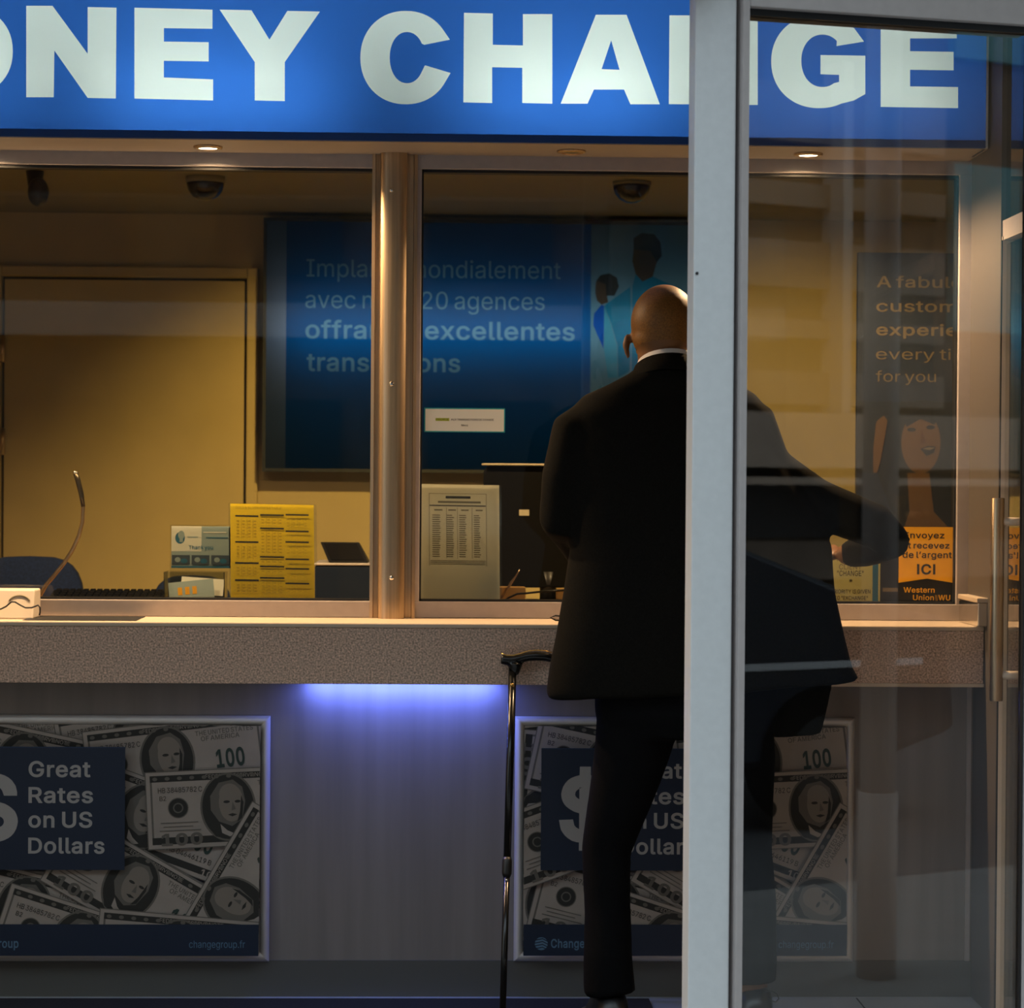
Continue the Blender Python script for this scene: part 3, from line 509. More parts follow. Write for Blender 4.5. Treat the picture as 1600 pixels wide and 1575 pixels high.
# window joinery along the counter, plane Y = .23
YW = .23
zt0, zt1 = U(700, 264, YW).z, U(700, 241, YW).z
zb0, zb1 = CT, U(500, 939, YW).z
def rail(mb, x0, x1, z0, z1, y0=YW, y1=YW+.06): mb.box(x0, x1, y0, y1, z0, z1)
def window(name, xa, xb, label, stile_l, stile_r):
    t = thing(name, ((xa+xb)/2, YW+.03, CT), label, 'window', kind='structure')
    mb = MB()
    rail(mb, xa, xb, zt0, zt1); rail(mb, xa, xb, zb0+.001, zb1)
    if stile_l: rail(mb, xa, xa+stile_l, zb1, zt0)
    if stile_r: rail(mb, xb-stile_r, xb, zb1, zt0)
    mb.build('window_frame', 'grey_frame', t, bevel=.002)
    mb = MB(); g = .008; a, b = xa+stile_l, xb-stile_r; y0, y1 = YW+.012, YW+.05
    mb.box(a, b, y0, y1, zt0-g, zt0); mb.box(a, b, y0, y1, zb1, zb1+g*.7)
    mb.box(a, a+g*.6, y0, y1, zb1, zt0); mb.box(b-g*.6, b, y0, y1, zb1, zt0)
    mb.build('gasket', 'gasket', t)
    mb = MB(); mb.box(a, b, YW+.027, YW+.033, zb1, zt0); mb.build('window_pane', 'glass_counter', t)
xcol0, xcol1 = U(582, 600, YW).x, U(648, 600, YW).x
w2r = U(1519, 600, YW).x
window('window_1', XL+.05, xcol0+.004, 'wide counter window with the gooseneck microphone behind its glass', .06, .004)
window('window_2', xcol1, w2r, 'counter window beside the steel column with price sheet and money transfer sticker', U(657,600,YW).x-xcol1, w2r-U(1497,600,YW).x)
# steel column between the windows
cz0, cz1 = CT, SB+.02
t = thing('column_steel', ((xcol0+xcol1)/2, YW-.03, CT), 'brushed stainless steel column between the two counter windows', 'column', kind='structure')
xc = (xcol0+xcol1)/2; hw = (xcol1-xcol0)/2+.004
prof = []
def cp(x, y): prof.append((x, y))
for x, y in ((-1,0),(-1,-.010),(-.86,-.012),(-.83,-.004),(-.66,-.004),(-.62,-.030)): cp(x*hw, y)
for k in range(9):
    a = PI*(.86-.72*k/8); cp(math.cos(a)*hw*.62-.03*hw, -.028-.022*math.sin(a))
for x, y in ((.50,-.024),(.54,-.004),(.83,-.004),(.86,-.012),(1,-.010),(1,0)): cp(x*hw, y)
mb = MB(); mb.loft([[Vector((xc+x, YW+.002+y, z)) for x, y in prof] for z in (cz0, cz1)])
auto_smooth(mb.build('column_body', 'steel', t), 30)
for py in (297, 600, 903):
    p = U(612, py, YW-.05)
    mb = MB(); mb.lathe([(.0065,.006),(.0065,-.001),(.005,-.004),(.0015,-.005)], (p.x, YW-.050, p.z), 'Y', 20)
    mb.build('screw_head', 'chrome', t, smooth=True)

# ---- counter
zf0 = U(760, 1070, 0).z
xe = U(1537, 1030, 0).x
t = thing('service_counter', (0, .3, 0), 'long speckled brown service counter running under the windows', 'counter')
mb = MB(); mb.box(XL+.01, xe, -.005, YW+.08, CT-.012, CT); mb.build('counter_top', 'counter_edge', t, bevel=.003)
mb = MB(); mb.box(XL+.01, xe, 0, .05, zf0, CT-.012)
mb.build('counter_fascia', 'laminate', t, bevel=.002)
mb = MB(); mb.box(U(1130,1078,0).x, xe, -.006, .002, zf0, zf0+.009); mb.build('edge_strip', 'counter_edge', t)
YK = .12
zp = U(600, 1500, YK).z
tc_ = t
t = thing('wall_counter', (0, YK, 0), 'satin grey panel wall under the counter carrying the dollar posters', 'wall', kind='structure')
mb = MB(); mb.box(XL+.01, XR, YK, YK+.03, zp, zf0+.011); mb.build('front_panel', 'kick_panel', t)
mb = MB(); x = U(1512, 1300, YK).x; mb.box(x-.006, x+.006, YK-.006, YK, zp, zf0+.01); mb.build('joint_strip', 'grey_frame', t)
mb = MB(); mb.box(XL+.01, XR, YK-.004, YK+.03, 0, zp); mb.build('plinth', 'plinth', t)
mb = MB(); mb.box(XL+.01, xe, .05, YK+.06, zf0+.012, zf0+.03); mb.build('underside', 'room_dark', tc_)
a, b = U(48, 960, .15), U(222, 960, .15)
mb = MB(); mb.box(a.x, b.x, .03, .22, CT-.004, CT+.0012); mb.build('cash_tray', 'gasket', tc_)
# end bracket
a, b = U(1521, 933, .02), U(1552, 979, .02)
t2 = thing('counter_bracket', ((a.x+b.x)/2, .02, b.z), 'short polished steel end cap at the far end of the counter', 'bracket')
mb = MB(); mb.box(a.x, XR-.004, -.03, .19, CT+.001, a.z-.012); mb.build('cap_body', 'chrome', t2, bevel=.003)
mb = MB(); mb.box(a.x-.003, XR-.004, -.034, .19, a.z-.012, a.z); mb.build('cap_lip', 'counter_edge', t2, bevel=.002)

# under-counter LED strip
a, b = U(482, 1075, .1), U(775, 1075, .1)
mb = MB(); mb.box(a.x, b.x, .075, .105, zf0+.004, zf0+.012); led_ = mb.build('light_strip', 'alu', tc_); led_['label'] = 'glowing blue light strip under the counter edge'
mb = MB(); mb.box(a.x+.005, b.x-.005, .080, .100, zf0+.001, zf0+.004); mb.build('strip_lens', 'led_glow', led_)
light('led_lamp', 'AREA', ((a.x+b.x)/2, .085, zf0-.001), 2.8, (.13,.205,1), led_, rot=(math.radians(14),0,0), size=b.x-a.x, size_y=.02)

# ---- soffit under the sign and downlights
mb = MB(); mb.box(XL+.01, XR-.01, .0, YW, SB, SB+.02)
setp(mb.build('ceiling_soffit', 'soffit'), 'brown soffit strip between sign and windows with recessed lamps', 'soffit', kind='structure')
for px, py, on, lab in ((-30, 226, 1, 'lit recessed downlight at the cut-off end of the soffit'), (325, 228, 1, 'lit recessed downlight in the soffit above the yellow sheet window'),
                    (893, 232, 0, 'unlit recessed downlight in the soffit above the customer'), (1263, 236, 1, 'lit recessed downlight in the soffit seen through the shop-front glass')):
    p = U(px, py, .12); p.z = SB
    t = thing('recessed_downlight', p, lab, 'downlight', 'recessed downlights in the soffit')
    mb = MB(); mb.lathe([(.027,0.001),(.038,0.0),(.038,-.004),(.027,-.007),(.027,0.001)], p, 'Z', 36); mb.build('trim_ring', 'steel', t, smooth=True)
    mb = MB(); mb.lathe([(.0265,.0),(.0265,-.004),(.012,-.006),(.002,-.0065)], p, 'Z', 32); mb.build('lamp_lens', 'lamp_glow' if on else 'lamp_off', t, smooth=True)
    if on: light('downlight_beam', 'SPOT', p+Vector((0,0,-.012)), 90, (1,.66,.35), t, size=.02, cone=math.radians(160), blend=.45)
p = U(893, 232, .12)

# ================================================================== SIGN (lightbox)
YS = -.02
xs0, xs1 = XL+.05, U(1541, 130, YS).x
zs0, zs1 = SB, SB+.55
S = lambda x, y: (U(x, y, YS).x, U(x, y, YS).z)
def arc(cx, cy, rx, ry, a0, a1, n=26, e=1.0):
    out = []
    for k in range(n+1):
        a = math.radians(a0+(a1-a0)*k/n); c, s = math.cos(a), math.sin(a)
        out.append((cx+rx*math.copysign(abs(c)**e, c), cy-ry*math.copysign(abs(s)**e, s)))
    return out
E1 = [(210,12),(332,15),(332,45),(256,44),(256,65),(326,66),(326,96),(256,95),(256,121),(333,124),(333,157),(210,154)]
GLY = [
 ('O', [arc(-62,80,82,73,0,359,60,.92), arc(-62,80,36,40,0,359,40,.95)]),
 ('N', [[(41,9),(82,9),(137,84),(137,11),(182,12),(181,154),(137,153),(85,79),(84,152),(41,152)]]),
 ('E', [E1]),
 ('Y', [[(343,15),(393,16),(421,62),(449,17),(500,18),(445,97),(445,158),(398,157),(398,97)]]),
 ('C', [arc(635,90,72,73.5,22,338,50,.96)[0:0]+[(703,62)]+arc(634,90,71,73,36,325,54,.95)+[(704,114),(664,102)]+arc(636,90,27,40,-32,-328,40,.95)+[(663,70)]]),
 ('H', [[(725,20),(770,21),(770,70),(817,71),(817,22),(863,22),(863,162),(816,161),(816,106),(769,105),(769,161),(724,160)]]),
 ('A', [[(931,23),(979,23),(1031,163),(985,163),(975,140),(928,140),(918,162),(876,162)], [(955,63),(968,109),(940,108)]]),
 ('N', [[(1046,24),(1088,24),(1140,100),(1140,25),(1184,25),(1184,164),(1140,164),(1090,92),(1090,163),(1045,163)]]),
 ('G', [[(1350,65)]+arc(1280,96,75,73,44,296,54,.95)+[(1334,157),(1352,147),(1352,87),(1282,86),(1282,116),(1311,117),(1311,128)]+arc(1285,95,33,41,-58,-312,36,.95)+[(1307,72)]]),
 ('E', [[(1376,26),(1495,28),(1495,60),(1422,60),(1422,80),(1490,81),(1490,110),(1422,109),(1422,135),(1497,136),(1497,169),(1376,167)]]),
]
sign = thing('lightbox_sign', ((xs0+xs1)/2, YS, zs0), 'backlit blue MONEY CHANGE sign with big white letters above the counter', 'sign')
def flat(loops3, name, m, parent, back=.002):          # plate with holes, given as 3D loops in one plane
    pt, ft = tess([[(p.x, p.z) for p in l] for l in loops3]); Y = loops3[0][0].y
    mb = MB(); v = [mb.bm.verts.new((p[0], Y, p[1])) for p in pt]
    for a in ft:
        try: mb.bm.faces.new([v[i] for i in a])
        except ValueError: pass
    me = bpy.data.meshes.new(name)
    bmesh.ops.recalc_face_normals(mb.bm, faces=mb.bm.faces); mb.bm.to_mesh(me); mb.bm.free()
    return link(name, me, parent, m, False)
zlip = SB+.020
holes = []
for ch, lps in GLY:
    L3 = [[Vector((S(x, y)[0], YS, S(x, y)[1])) for x, y in lp] for lp in lps]
    holes += L3
    flat(L3, 'sign_letter', 'sign_white', sign)
outer = [Vector((xs0,YS,zlip)), Vector((xs1,YS,zlip)), Vector((xs1,YS,zs1)), Vector((xs0,YS,zs1))]
flat([outer]+holes, 'sign_face', 'sign_blue', sign)
mat('sign_lip', (.008,.06,.26), .4)
mb = MB(); D = .17
mb.box(xs0, xs1, YS, YS+.012, zs0, zlip); mb.build('sign_lip', 'sign_lip', sign)
mb = MB(); mb.box(xs0, xs1, YS+.012, YS+D, zs0+.004, zs0+.012); mb.box(xs0, xs1, YS, YS+D, zs1, zs1+.01); mb.box(xs0, xs1, YS+D, YS+D+.01, zs0+.004, zs1)
mb.box(xs0-.01, xs0, YS, YS+D, zs0+.004, zs1); mb.box(xs1, xs1+.006, YS, YS+D, zs0, zs1)
mb.build('sign_housing', 'white_metal', sign)
def tube_lamp(x0, x1, y, z, en, col=(.86,.95,1)):
    light('sign_tube', 'AREA', ((x0+x1)/2, y, z), en, col, sign, rot=(math.radians(90),0,0), size=x1-x0, size_y=.03)
sx = lambda px: U(px, 100, YS).x
tube_lamp(xs0+.05, xs1-.05, YS+.15, SB+.36, 3.5)
for a, b, en in ((-250, 40, .9), (160, 520, 2.0), (720, 1050, 1.7), (1150, 1500, .9)):
    tube_lamp(sx(a), sx(b), YS+.12, SB+.12, en)

# ================================================================== BOOTH INTERIOR
d0, d1 = U(8, 435, YB), U(385, 435, YB)
t = thing('door_1', ((d0.x+d1.x)/2, YB-.02, 0), 'closed mustard yellow door in the booth back wall', 'door', kind='structure')
mb = MB(); mb.box(d0.x+.004, d1.x-.004, YB-.03, YB-.005, .005, d0.z-.004); leaf_ = mb.build('door_leaf', 'door_paint', t, bevel=.002)
mb = MB(); fw = U(405, 435, YB).x-d1.x
mb.box(d1.x+.006, d1.x+fw, YB-.045, YB-.001, 0, d0.z+.045); mb.box(d0.x-fw, d0.x-.006, YB-.045, YB-.001, 0, d0.z+.045); mb.box(d0.x-.006, d1.x+.006, YB-.045, YB-.001, d0.z+.006, d0.z+.045)
mb.build('door_frame', 'door_paint', t, bevel=.004)
mb = MB(); mb.box(d0.x-.006, d1.x+.006, YB-.004, YB-.0005, 0, d0.z+.006); mb.build('door_gap', 'gasket', t)
for py in (545, 690):
    p = U(4, py, YB-.04); mb = MB(); mb.tube([p-Vector((0,0,.05)), p+Vector((0,0,.05))], .009); mb.build('hinge', 'steel', leaf_, smooth=True)

# blue lightbox poster
YP = YB-.11
pa, pb = U(412, 340, YP), U(1128, 742, YP)
poster = thing('lightbox_poster', ((pa.x+pb.x)/2, YP, pb.z), 'big blue backlit poster with French slogan and two people on the booth wall', 'poster')
mat('poster_frame', (.010,.014,.020), .5)
mb = MB(); q = .012
mb.box(pa.x, pb.x, YP-.004, YB-.002, pa.z-q, pa.z); mb.box(pa.x, pb.x, YP-.004, YB-.002, pb.z, pb.z+q)
mb.box(pa.x, pa.x+q, YP-.004, YB-.002, pb.z+q, pa.z-q); mb.box(pb.x-q, pb.x, YP-.004, YB-.002, pb.z+q, pa.z-q)
mb.build('poster_frame', 'poster_frame', poster)
V = lambda x, y: Vector((U(x, y, YP).x, YP, U(x, y, YP).z))
def rect3(x0, y0, x1, y1):
    a, b = V(x0, y0), V(x1, y1); return [Vector((a.x,YP,b.z)), Vector((b.x,YP,b.z)), Vector((b.x,YP,a.z)), Vector((a.x,YP,a.z))]
hol = []; tx_v = []; 
def ltext(body, x0, x1, yb, hpx, bold):
    v, f, G = text_mesh(body, bold); a, b = min(p[0] for p in v), max(p[0] for p in v)
    A, B = V(x0, yb), V(x1, yb); k = (B.x-A.x)/(b-a); h = hpx*(DIST+YP)/F
    q_ = lambda p: (A.x+(p[0]-a)*k, A.z+p[1]*h)
    return [q_(p) for p in v], f, [[q_(p) for p in l] for g in G for l in g]
for body, x0, x1, yb, hp, bo in (('\u0130mplant\u00e9 mondialement', 479, 876, 432, 27, .0), ('avec nos 120 agences', 477, 851, 481, 27, .0),
                                 ('offrant d\u2019excellentes', 477, 898, 528, 27, .028), ('transactions', 479, 719, 579, 27, .028)):
    P, f, LL = ltext(body, x0, x1, yb, hp, bo)
    hol += [[Vector((p[0], YP, p[1])) for p in lp] for lp in LL]
    tmb = MB(); vv = [tmb.bm.verts.new((p[0], YP, p[1])) for p in P]
    for qd in f:
        try: tmb.bm.faces.new([vv[i] for i in qd])
        except ValueError: pass
    me = bpy.data.meshes.new('lettering'); tmb.bm.to_mesh(me); tmb.bm.free(); link('slogan_text', me, poster, 'poster_text', False)
xa, xb_ = V(447, 500).x, V(923, 500).x
z0_, z1_ = pb.z+q, pa.z-q
R3 = lambda x0, x1: [Vector((x0,YP,z0_)), Vector((x1,YP,z0_)), Vector((x1,YP,z1_)), Vector((x0,YP,z1_))]
flat([R3(xa, xb_)]+hol, 'poster_field', 'poster_blue', poster)
flat([R3(pa.x+q, xa)], 'poster_margin', 'poster_edge', poster)
PX = [('poster_hair', [(931,440),(938,430),(952,427),(964,434),(967,448),(960,462),(948,462),(946,444),(936,440)]),
      ('poster_skin', [(931,440),(936,440),(946,444),(948,462),(950,472),(940,476),(933,470),(930,458)]),
      ('poster_shirt', [(940,476),(944,478),(943,545),(934,525),(927,508),(928,490)]),
      ('poster_suit', [(944,478),(950,473),(985,448),(986,515),(984,580),(966,590),(965,540),(955,505),(944,478)][:-1]),
      ('poster_suit_light', [(944,479),(954,506),(964,541),(965,590),(950,590),(944,546)]),
      ('poster_hair', [(990,372),(1003,364),(1022,366),(1032,378),(1034,400),(1026,410),(1016,392),(990,390)]),
      ('poster_skin', [(990,390),(1016,392),(1026,410),(1020,432),(1004,440),(993,428),(988,408)]),
      ('poster_suit', [(993,428),(1004,440),(1020,432),(1060,450),(1085,470),(1090,590),(987,590),(988,448)])]
hp = []
for m, pl in PX:
    L = [V(x, y) for x, y in pl]; hp.append(L); flat([L], 'poster_figure', m, poster)
flat([R3(xb_, pb.x-q)]+hp, 'poster_photo', 'poster_sky', poster)
light('poster_tube', 'AREA', ((pa.x+pb.x)/2+.05, YB-.055, V(700, 515).z), 1.7, (.8,.93,1), poster, rot=(math.radians(90),0,0), size=1.66, size_y=.02)
mb = MB(); mb.box(pa.x+q, pb.x-q, YB-.008, YB-.002, pb.z+q, pa.z-q); mb.build('poster_back', 'white_metal', poster)

# dome cameras
for px, py, lab in ((321, 282, 'black dome camera on the booth ceiling above the mustard door'), (987, 286, 'black dome camera on the booth ceiling above the blue poster')):
    Yd = 1.72; p = U(px, py, Yd); p.z = CI
    t = thing('dome_camera', p, lab, 'security camera', 'dome cameras on the booth ceiling')
    dz = CI-U(px, py+3, Yd).z
    mb = MB(); mb.lathe([(.064,0),(.064,-dz),(.058,-dz-.004)], p, 'Z', 32); mb.build('mount_ring', 'ceiling_paint', t, smooth=True)
    mb = MB(); mb.lathe([(.062,-dz-.003),(.062,-dz-.008),(.055,-dz-.03),(.040,-dz-.048),(.02,-dz-.058),(.002,-dz-.061)], p, 'Z', 32); mb.build('dome_cover', 'black_gloss', t, smooth=True)
p = U(60, 300, 1.6)
t = thing('wall_camera', (p.x, p.y, CI), 'dark oval ball camera hanging from the booth ceiling in the gloom', 'security camera')
mb = MB(); mb.ell(p, (.034,.04,.048)); mb.build('camera_ball', 'black_plastic', t, smooth=True)
mb = MB(); mb.tube([(p.x-.015, p.y+.02, CI), (p.x-.012, p.y+.01, p.z)], [.03,.02]); mb.build('camera_mount', 'black_plastic', t, smooth=True)

# booth lamps (recessed in the booth ceiling)
for x, y, en, ax, ay, az, cn, lab in ((.02, 1.25, 165, -.22, YB, .98, 82, 'recessed warm ceiling lamp in the booth aimed at the mustard door'),
                                     (1.25, 1.2, 92, 1.35, YB, 1.1, 80, 'recessed warm ceiling lamp in the booth aimed at the tan wall by the advert'),
                                     (.5, .85, 8, .5, .9, 0, 130, 'recessed warm ceiling lamp in the booth above the desk')):
    t = thing('ceiling_spot', (x, y, CI), lab, 'ceiling lamp')
    mb = MB(); mb.lathe([(.05,.0),(.05,-.004),(.038,-.006),(.036,-.001)], (x, y, CI), 'Z', 28); mb.build('trim_ring', 'white_metal', t, smooth=True)
    mb = MB(); mb.lathe([(.035,-.0005),(.03,-.003),(.002,-.004)], (x, y, CI), 'Z', 24); mb.build('lamp_lens', 'lamp_glow', t, smooth=True)
    q_ = (Vector((ax, ay, az))-Vector((x, y, CI))).to_track_quat('-Z', 'Y').to_euler()
    light('spot_beam', 'SPOT', (x, y, CI-.012), en, (1,.66,.19), t, rot=q_, size=.04, cone=math.radians(cn), blend=.8)

# desk behind the windows
t = thing('teller_desk', (0, .62, 0), 'long brown teller desk behind the counter glass', 'desk')
mb = MB(); mb.box(XL+.02, XR+.4, YW+.09, 1.0, CT-.03, CT); mb.build('desk_top', 'desk', t, bevel=.003)
mb = MB(); mb.box(XL+.04, XR+.38, YW+.12, YW+.15, 0, CT-.03); mb.build('desk_panel', 'desk', t)

def chair(px, py_top, Y, wpx, lab):
    k = (DIST+Y)/F; p = U(px, py_top, Y); w = wpx*k
    t = thing('office_chair', (p.x, Y, 0), lab, 'chair')
    h = .44; zc = p.z-h/2
    pts = []
    for i in range(28):
        a = 2*PI*i/28; c, s = math.cos(a), math.sin(a)
        pts.append(Vector((p.x+w/2*math.copysign(abs(c)**.55, c), Y, zc+h/2*math.copysign(abs(s)**.6, s))))
    mb = MB(); mb.loft([[v+Vector((0,dy,0))+(Vector((p.x,Y,zc))-v)*sh for v in pts] for dy, sh in ((-.035,.08),(-.025,0),(.025,0),(.04,.1))])
    mb.build('backrest', 'chair_fabric', t, smooth=True)
    mb = MB(); mb.box(p.x-.22, p.x+.22, Y-.5, Y-.06, .46, .53); mb.build('seat', 'chair_fabric', t, bevel=.03)
    mb = MB(); mb.tube([(p.x,Y-.1,.50),(p.x,Y+.05,.52),(p.x,Y+.06,zc)], .02); mb.build('back_post', 'black_plastic', t, smooth=True)
    mb = MB(); mb.tube([(p.x,Y-.28,.06),(p.x,Y-.28,.46)], .025); mb.build('gas_column', 'black_plastic', t, smooth=True)
    for i in range(5):
        a = 2*PI*i/5+.3; mb = MB(); mb.tube([(p.x,Y-.28,.09),(p.x+.26*math.cos(a),Y-.28+.26*math.sin(a),.05)], [.025,.015]); mb.ell((p.x+.26*math.cos(a),Y-.28+.26*math.sin(a),.028), (.02,.02,.028), n=10)
        mb.build('leg', 'black_plastic', t, smooth=True)
chair(45, 869, 1.75, 172, 'dark blue office chair behind the gooseneck microphone')
chair(300, 899, 1.85, 130, 'dark office chair mostly hidden behind the leaflet holder')

# keyboard
a, b = U(132, 930, .75), U(234, 930, .75)
t = thing('keyboard', ((a.x+b.x)/2, .75, CT), 'black keyboard on the desk between chair and leaflet holder', 'keyboard')
mb = MB(); zk = U(180, 927, .75).z
mx = Matrix.Translation(((a.x+b.x)/2, .75, CT+.0235)) @ Matrix.Rotation(math.radians(10), 4, 'X')
wd = (b.x-a.x)/2+.1
mb.box(-wd, wd, -.075, .075, -.009, .006, mx=mx); mb.build('keyboard_body', 'deep_black', t, bevel=.003)
mb = MB()
for r in range(5):
    for c in range(19):
        x = -wd+.012+c*(2*wd-.024)/18.6; mb.box(x, x+.0145, -.066+r*.027, -.046+r*.027, .006, .013, mx=mx)
mb.build('keys', 'deep_black', t)

# gooseneck microphone
Yg = .36
pts = [(62,932),(72,914),(84,900),(100,880),(113,860),(123,838),(129,815),(130,792),(127,772),(122,752),(118,739)]
P = [U(x, y, Yg) for x, y in pts]
t = thing('gooseneck_microphone', (P[0].x, Yg, CT), 'slim silver gooseneck microphone curving up behind the counter glass', 'microphone')
mb = MB(); mb.tube([Vector((P[0].x-.004, Yg, CT+.015))]+P[:-2], .0054, 12); mb.build('neck', 'steel', t, smooth=True)
mb = MB(); mb.tube([P[-4], P[-3], P[-2], P[-1]], [.0055,.0068,.0072,.0072], 14); mh_ = mb.build('microphone_head', 'dark_metal', t, smooth=True)
mb = MB(); mb.lathe([(.0075,-.002),(.0075,.003),(.004,.005)], P[-1], 'Z', 16); mb.build('head_ring', 'chrome', mh_, smooth=True)
mb = MB(); mb.lathe([(.05,0),(.05,.012),(.02,.018),(.008,.02)], (P[0].x-.004, Yg, CT), 'Z', 24); mb.build('base', 'black_plastic', t, smooth=True)

# white intercom outside
a, b = U(-60, 921, .10), U(53, 960, .10)
t = thing('intercom_box', ((a.x+b.x)/2, .13, CT), 'white intercom box with round speaker lying on the counter edge', 'intercom')
mb = MB(); mb.extr([Vector((a.x, .085, CT)), Vector((a.x, .20, CT)), Vector((a.x, .20, a.z)), Vector((a.x, .115, a.z))], (b.x-a.x, 0, 0))
mb.build('housing', 'white_plastic', t, bevel=.004)
c = U(30, 943, .10)
mb = MB(); fz = lambda z: .085+.03*(z-CT)/(a.z-CT)
mb.tube([(c.x+.028*math.cos(q_), fz(c.z+.020*math.sin(q_))-.001, c.z+.020*math.sin(q_)) for q_ in [math.radians(20+i*14) for i in range(11)]], .0022, 8); mb.build('speaker_rim', 'ink_soft', t, smooth=True)
kp = [(-30,955),(0,952),(8,948),(16,941),(22,941),(30,946),(38,950),(48,950),(58,946),(61,950),(61,957),(60,962)]
K = [U(x, y, .06) for x, y in kp]
mb = MB(); mb.tube([Vector((p.x, .075, max(p.z, CT+.003))) for p in K], .0022, 8)
setp(mb.build('audio_cable', 'black_plastic', smooth=True), 'thin wavy black cable in front of the white intercom box', 'cable')

# leaflet holder
Yh = .52
h0, h1 = U(268, 822, Yh), U(358, 888, Yh)
t = thing('leaflet_stand', ((h0.x+h1.x)/2, Yh, CT), 'clear acrylic stand holding a pale blue thank-you leaflet', 'leaflet stand')
k = (DIST+Yh)/F
pr = Print((0, h1.x-h0.x+.03, 0, h0.z-h1.z))
W, H = h1.x-h0.x, h0.z-h1.z
pr.rect(0, W*.52, H*.4, H, 'paper_bright'); 
pr.ell(W*.15, H*.72, .0135, .0165, 'leaflet_blue'); pr.ell(W*.17, H*.79, .009, .012, 'leaflet'); pr.rect(W*.14, W*.20, H*.62, H*.80, 'leaflet')
pr.rect(W*.27, W*.46, H*.73, H*.755, 'leaflet'); pr.rect(W*.55, W*.95, H*.84, H*.87, 'paper_bright'); pr.rect(W*.60, W*.98, H*.72, H*.74, 'leaflet_blue')
pr.text('Thank you', W*.30, W*.72, H*.455, H*.085, 'leaflet_blue', .03)
for i in range(3):
    x = W*(.01+i*.34); pr.rect(x, x+W*.31, H*.09, H*.31, 'leaflet_dark')
    pr.ell(x+W*.10, H*.2, W*.05, H*.06, 'leaflet'); pr.ell(x+W*.21, H*.17, W*.06, H*.06, 'leaflet_blue')
pr.rect(0, W+.03, 0, H*.05, 'leaflet_blue')
pr.build('leaflet_card', (h0.x, Yh, h1.z), t, base='leaflet')
mb = MB(); mb.box(h0.x-.003, h1.x+.03, Yh-.006, Yh-.003, CT, h0.z+.004); mb.build('acrylic_front', 'acrylic', t)
mb = MB(); mb.box(h0.x-.003, h1.x+.03, Yh-.006, Yh+.09, CT, CT+.003); mb.build('acrylic_foot', 'acrylic', t)
# clear tray with banknotes
b0, b1 = U(257, 893, .42), U(352, 936, .42)
t = thing('card_tray', ((b0.x+b1.x)/2, .44, CT), 'low clear tray of cards and banknotes in front of the leaflet stand', 'tray')
mb = MB(); x0, x1 = b0.x, b1.x
mb.box(x0, x1, .40, .403, CT, b0.z); mb.box(x0, x1, .48, .483, CT, b0.z); mb.box(x0, x0+.003, .403, .48, CT, b0.z); mb.box(x1-.003, x1, .403, .48, CT, b0.z); mb.box(x0, x1, .40, .483, CT, CT+.003)
mb.build('tray_shell', 'acrylic', t)
for i, (px, py, wpx, hpx, m, an) in enumerate(((300,922,70,30,'leaflet',-6),(316,916,66,26,'paper_bright',4),(285,926,30,26,'paper_grey',-3))):
    c = U(px, py, .44); k2 = (DIST+.44)/F
    n_ = MB(); mx = Matrix.Translation((c.x, .425+.016*i, c.z)) @ Matrix.Rotation(math.radians(an), 4, 'Y') @ Matrix.Rotation(math.radians(-10), 4, 'X')
    n_.box(-wpx*k2/2, wpx*k2/2, -.0006, .0006, -hpx*k2/2, hpx*k2/2, mx=mx)
    for j in range(3): n_.box(-wpx*k2*.3+j*.02, -wpx*k2*.3+j*.02+.012, -.0012, -.0006, -hpx*k2*.2, hpx*k2*.2, mi=1, mx=mx)
    setp(n_.build('banknote', [m, 'ink_soft' if i else 'wu_yellow']), ('pale banknote leaning in the clear tray, lowest of three', 'whitish banknote standing in the clear tray, topmost of three', 'small greyish card in the clear tray beside the notes')[i], 'banknote' if i < 2 else 'card')

# yellow price sheet
Yy = .40
tl, br = U(362, 786, Yy), U(490, 940, Yy)
t = thing('price_sheet_stand', ((tl.x+br.x)/2, Yy, CT), 'bright yellow price table in a clear stand behind the glass', 'price sheet')
W, H = U(493, 790, Yy).x-tl.x, tl.z-CT-.002
tilt = math.radians(1.2)
X_, Z_ = Vector((1,0,-.012)).normalized(), Vector((-.022, .10, 1)).normalized()
pr = Print((0, W, 0, H))
kx = W/131; yl = lambda y: H-(y-786)*kx
xl = lambda x: (x-361)*kx
pr.text('GOLD & SILVER PRICES TABLE', xl(369), xl(441), yl(794), .0062, 'ink_brown', .02)
for i, (x0, x1, ys) in enumerate(((369, 405, (805,846,879,906)), (408, 445, (803,824,869,884,902)), (448, 484, (802,828,845,872,887,910)))):
    for y in ys: pr.rect(xl(x0)-(y-786)*.00002, xl(x1), yl(y+1.6), yl(y-1), 'ink')
    yy = list(ys)+[932]
    for y, y2 in zip(yy, yy[1:]):
        for q_ in range(1, 4):
            xx = xl(x0+(x1-x0)*q_/4); pr.rect(xx, xx+.0009, yl(y2-6), yl(y+5), 'ink_brown')
        n = int((y2-y-9)/5)
        for j in range(n):
            for q_ in range(4):
                xx = xl(x0+(x1-x0)*(q_+.18)/4); pr.rect(xx, xx+.007, yl(y+8.6+j*5), yl(y+7.4+j*5), 'ink_brown', up=False)
sh = pr.build('price_sheet', (tl.x, Yy, CT+.002), t, X_, Z_, base='yellow_paper')
mb = MB(); O = Vector((tl.x-.004, Yy-.004, CT)); mb.extr([O, O+X_*(W+.012), O+X_*(W+.012)+Z_*(H+.004), O+Z_*(H+.004)], (0,-.002,0)); mb.build('acrylic_front', 'acrylic', t)
mb = MB(); mb.box(tl.x-.006, tl.x+W+.008, Yy-.005, Yy+.10, CT, CT+.003); mb.build('acrylic_foot', 'acrylic', t)

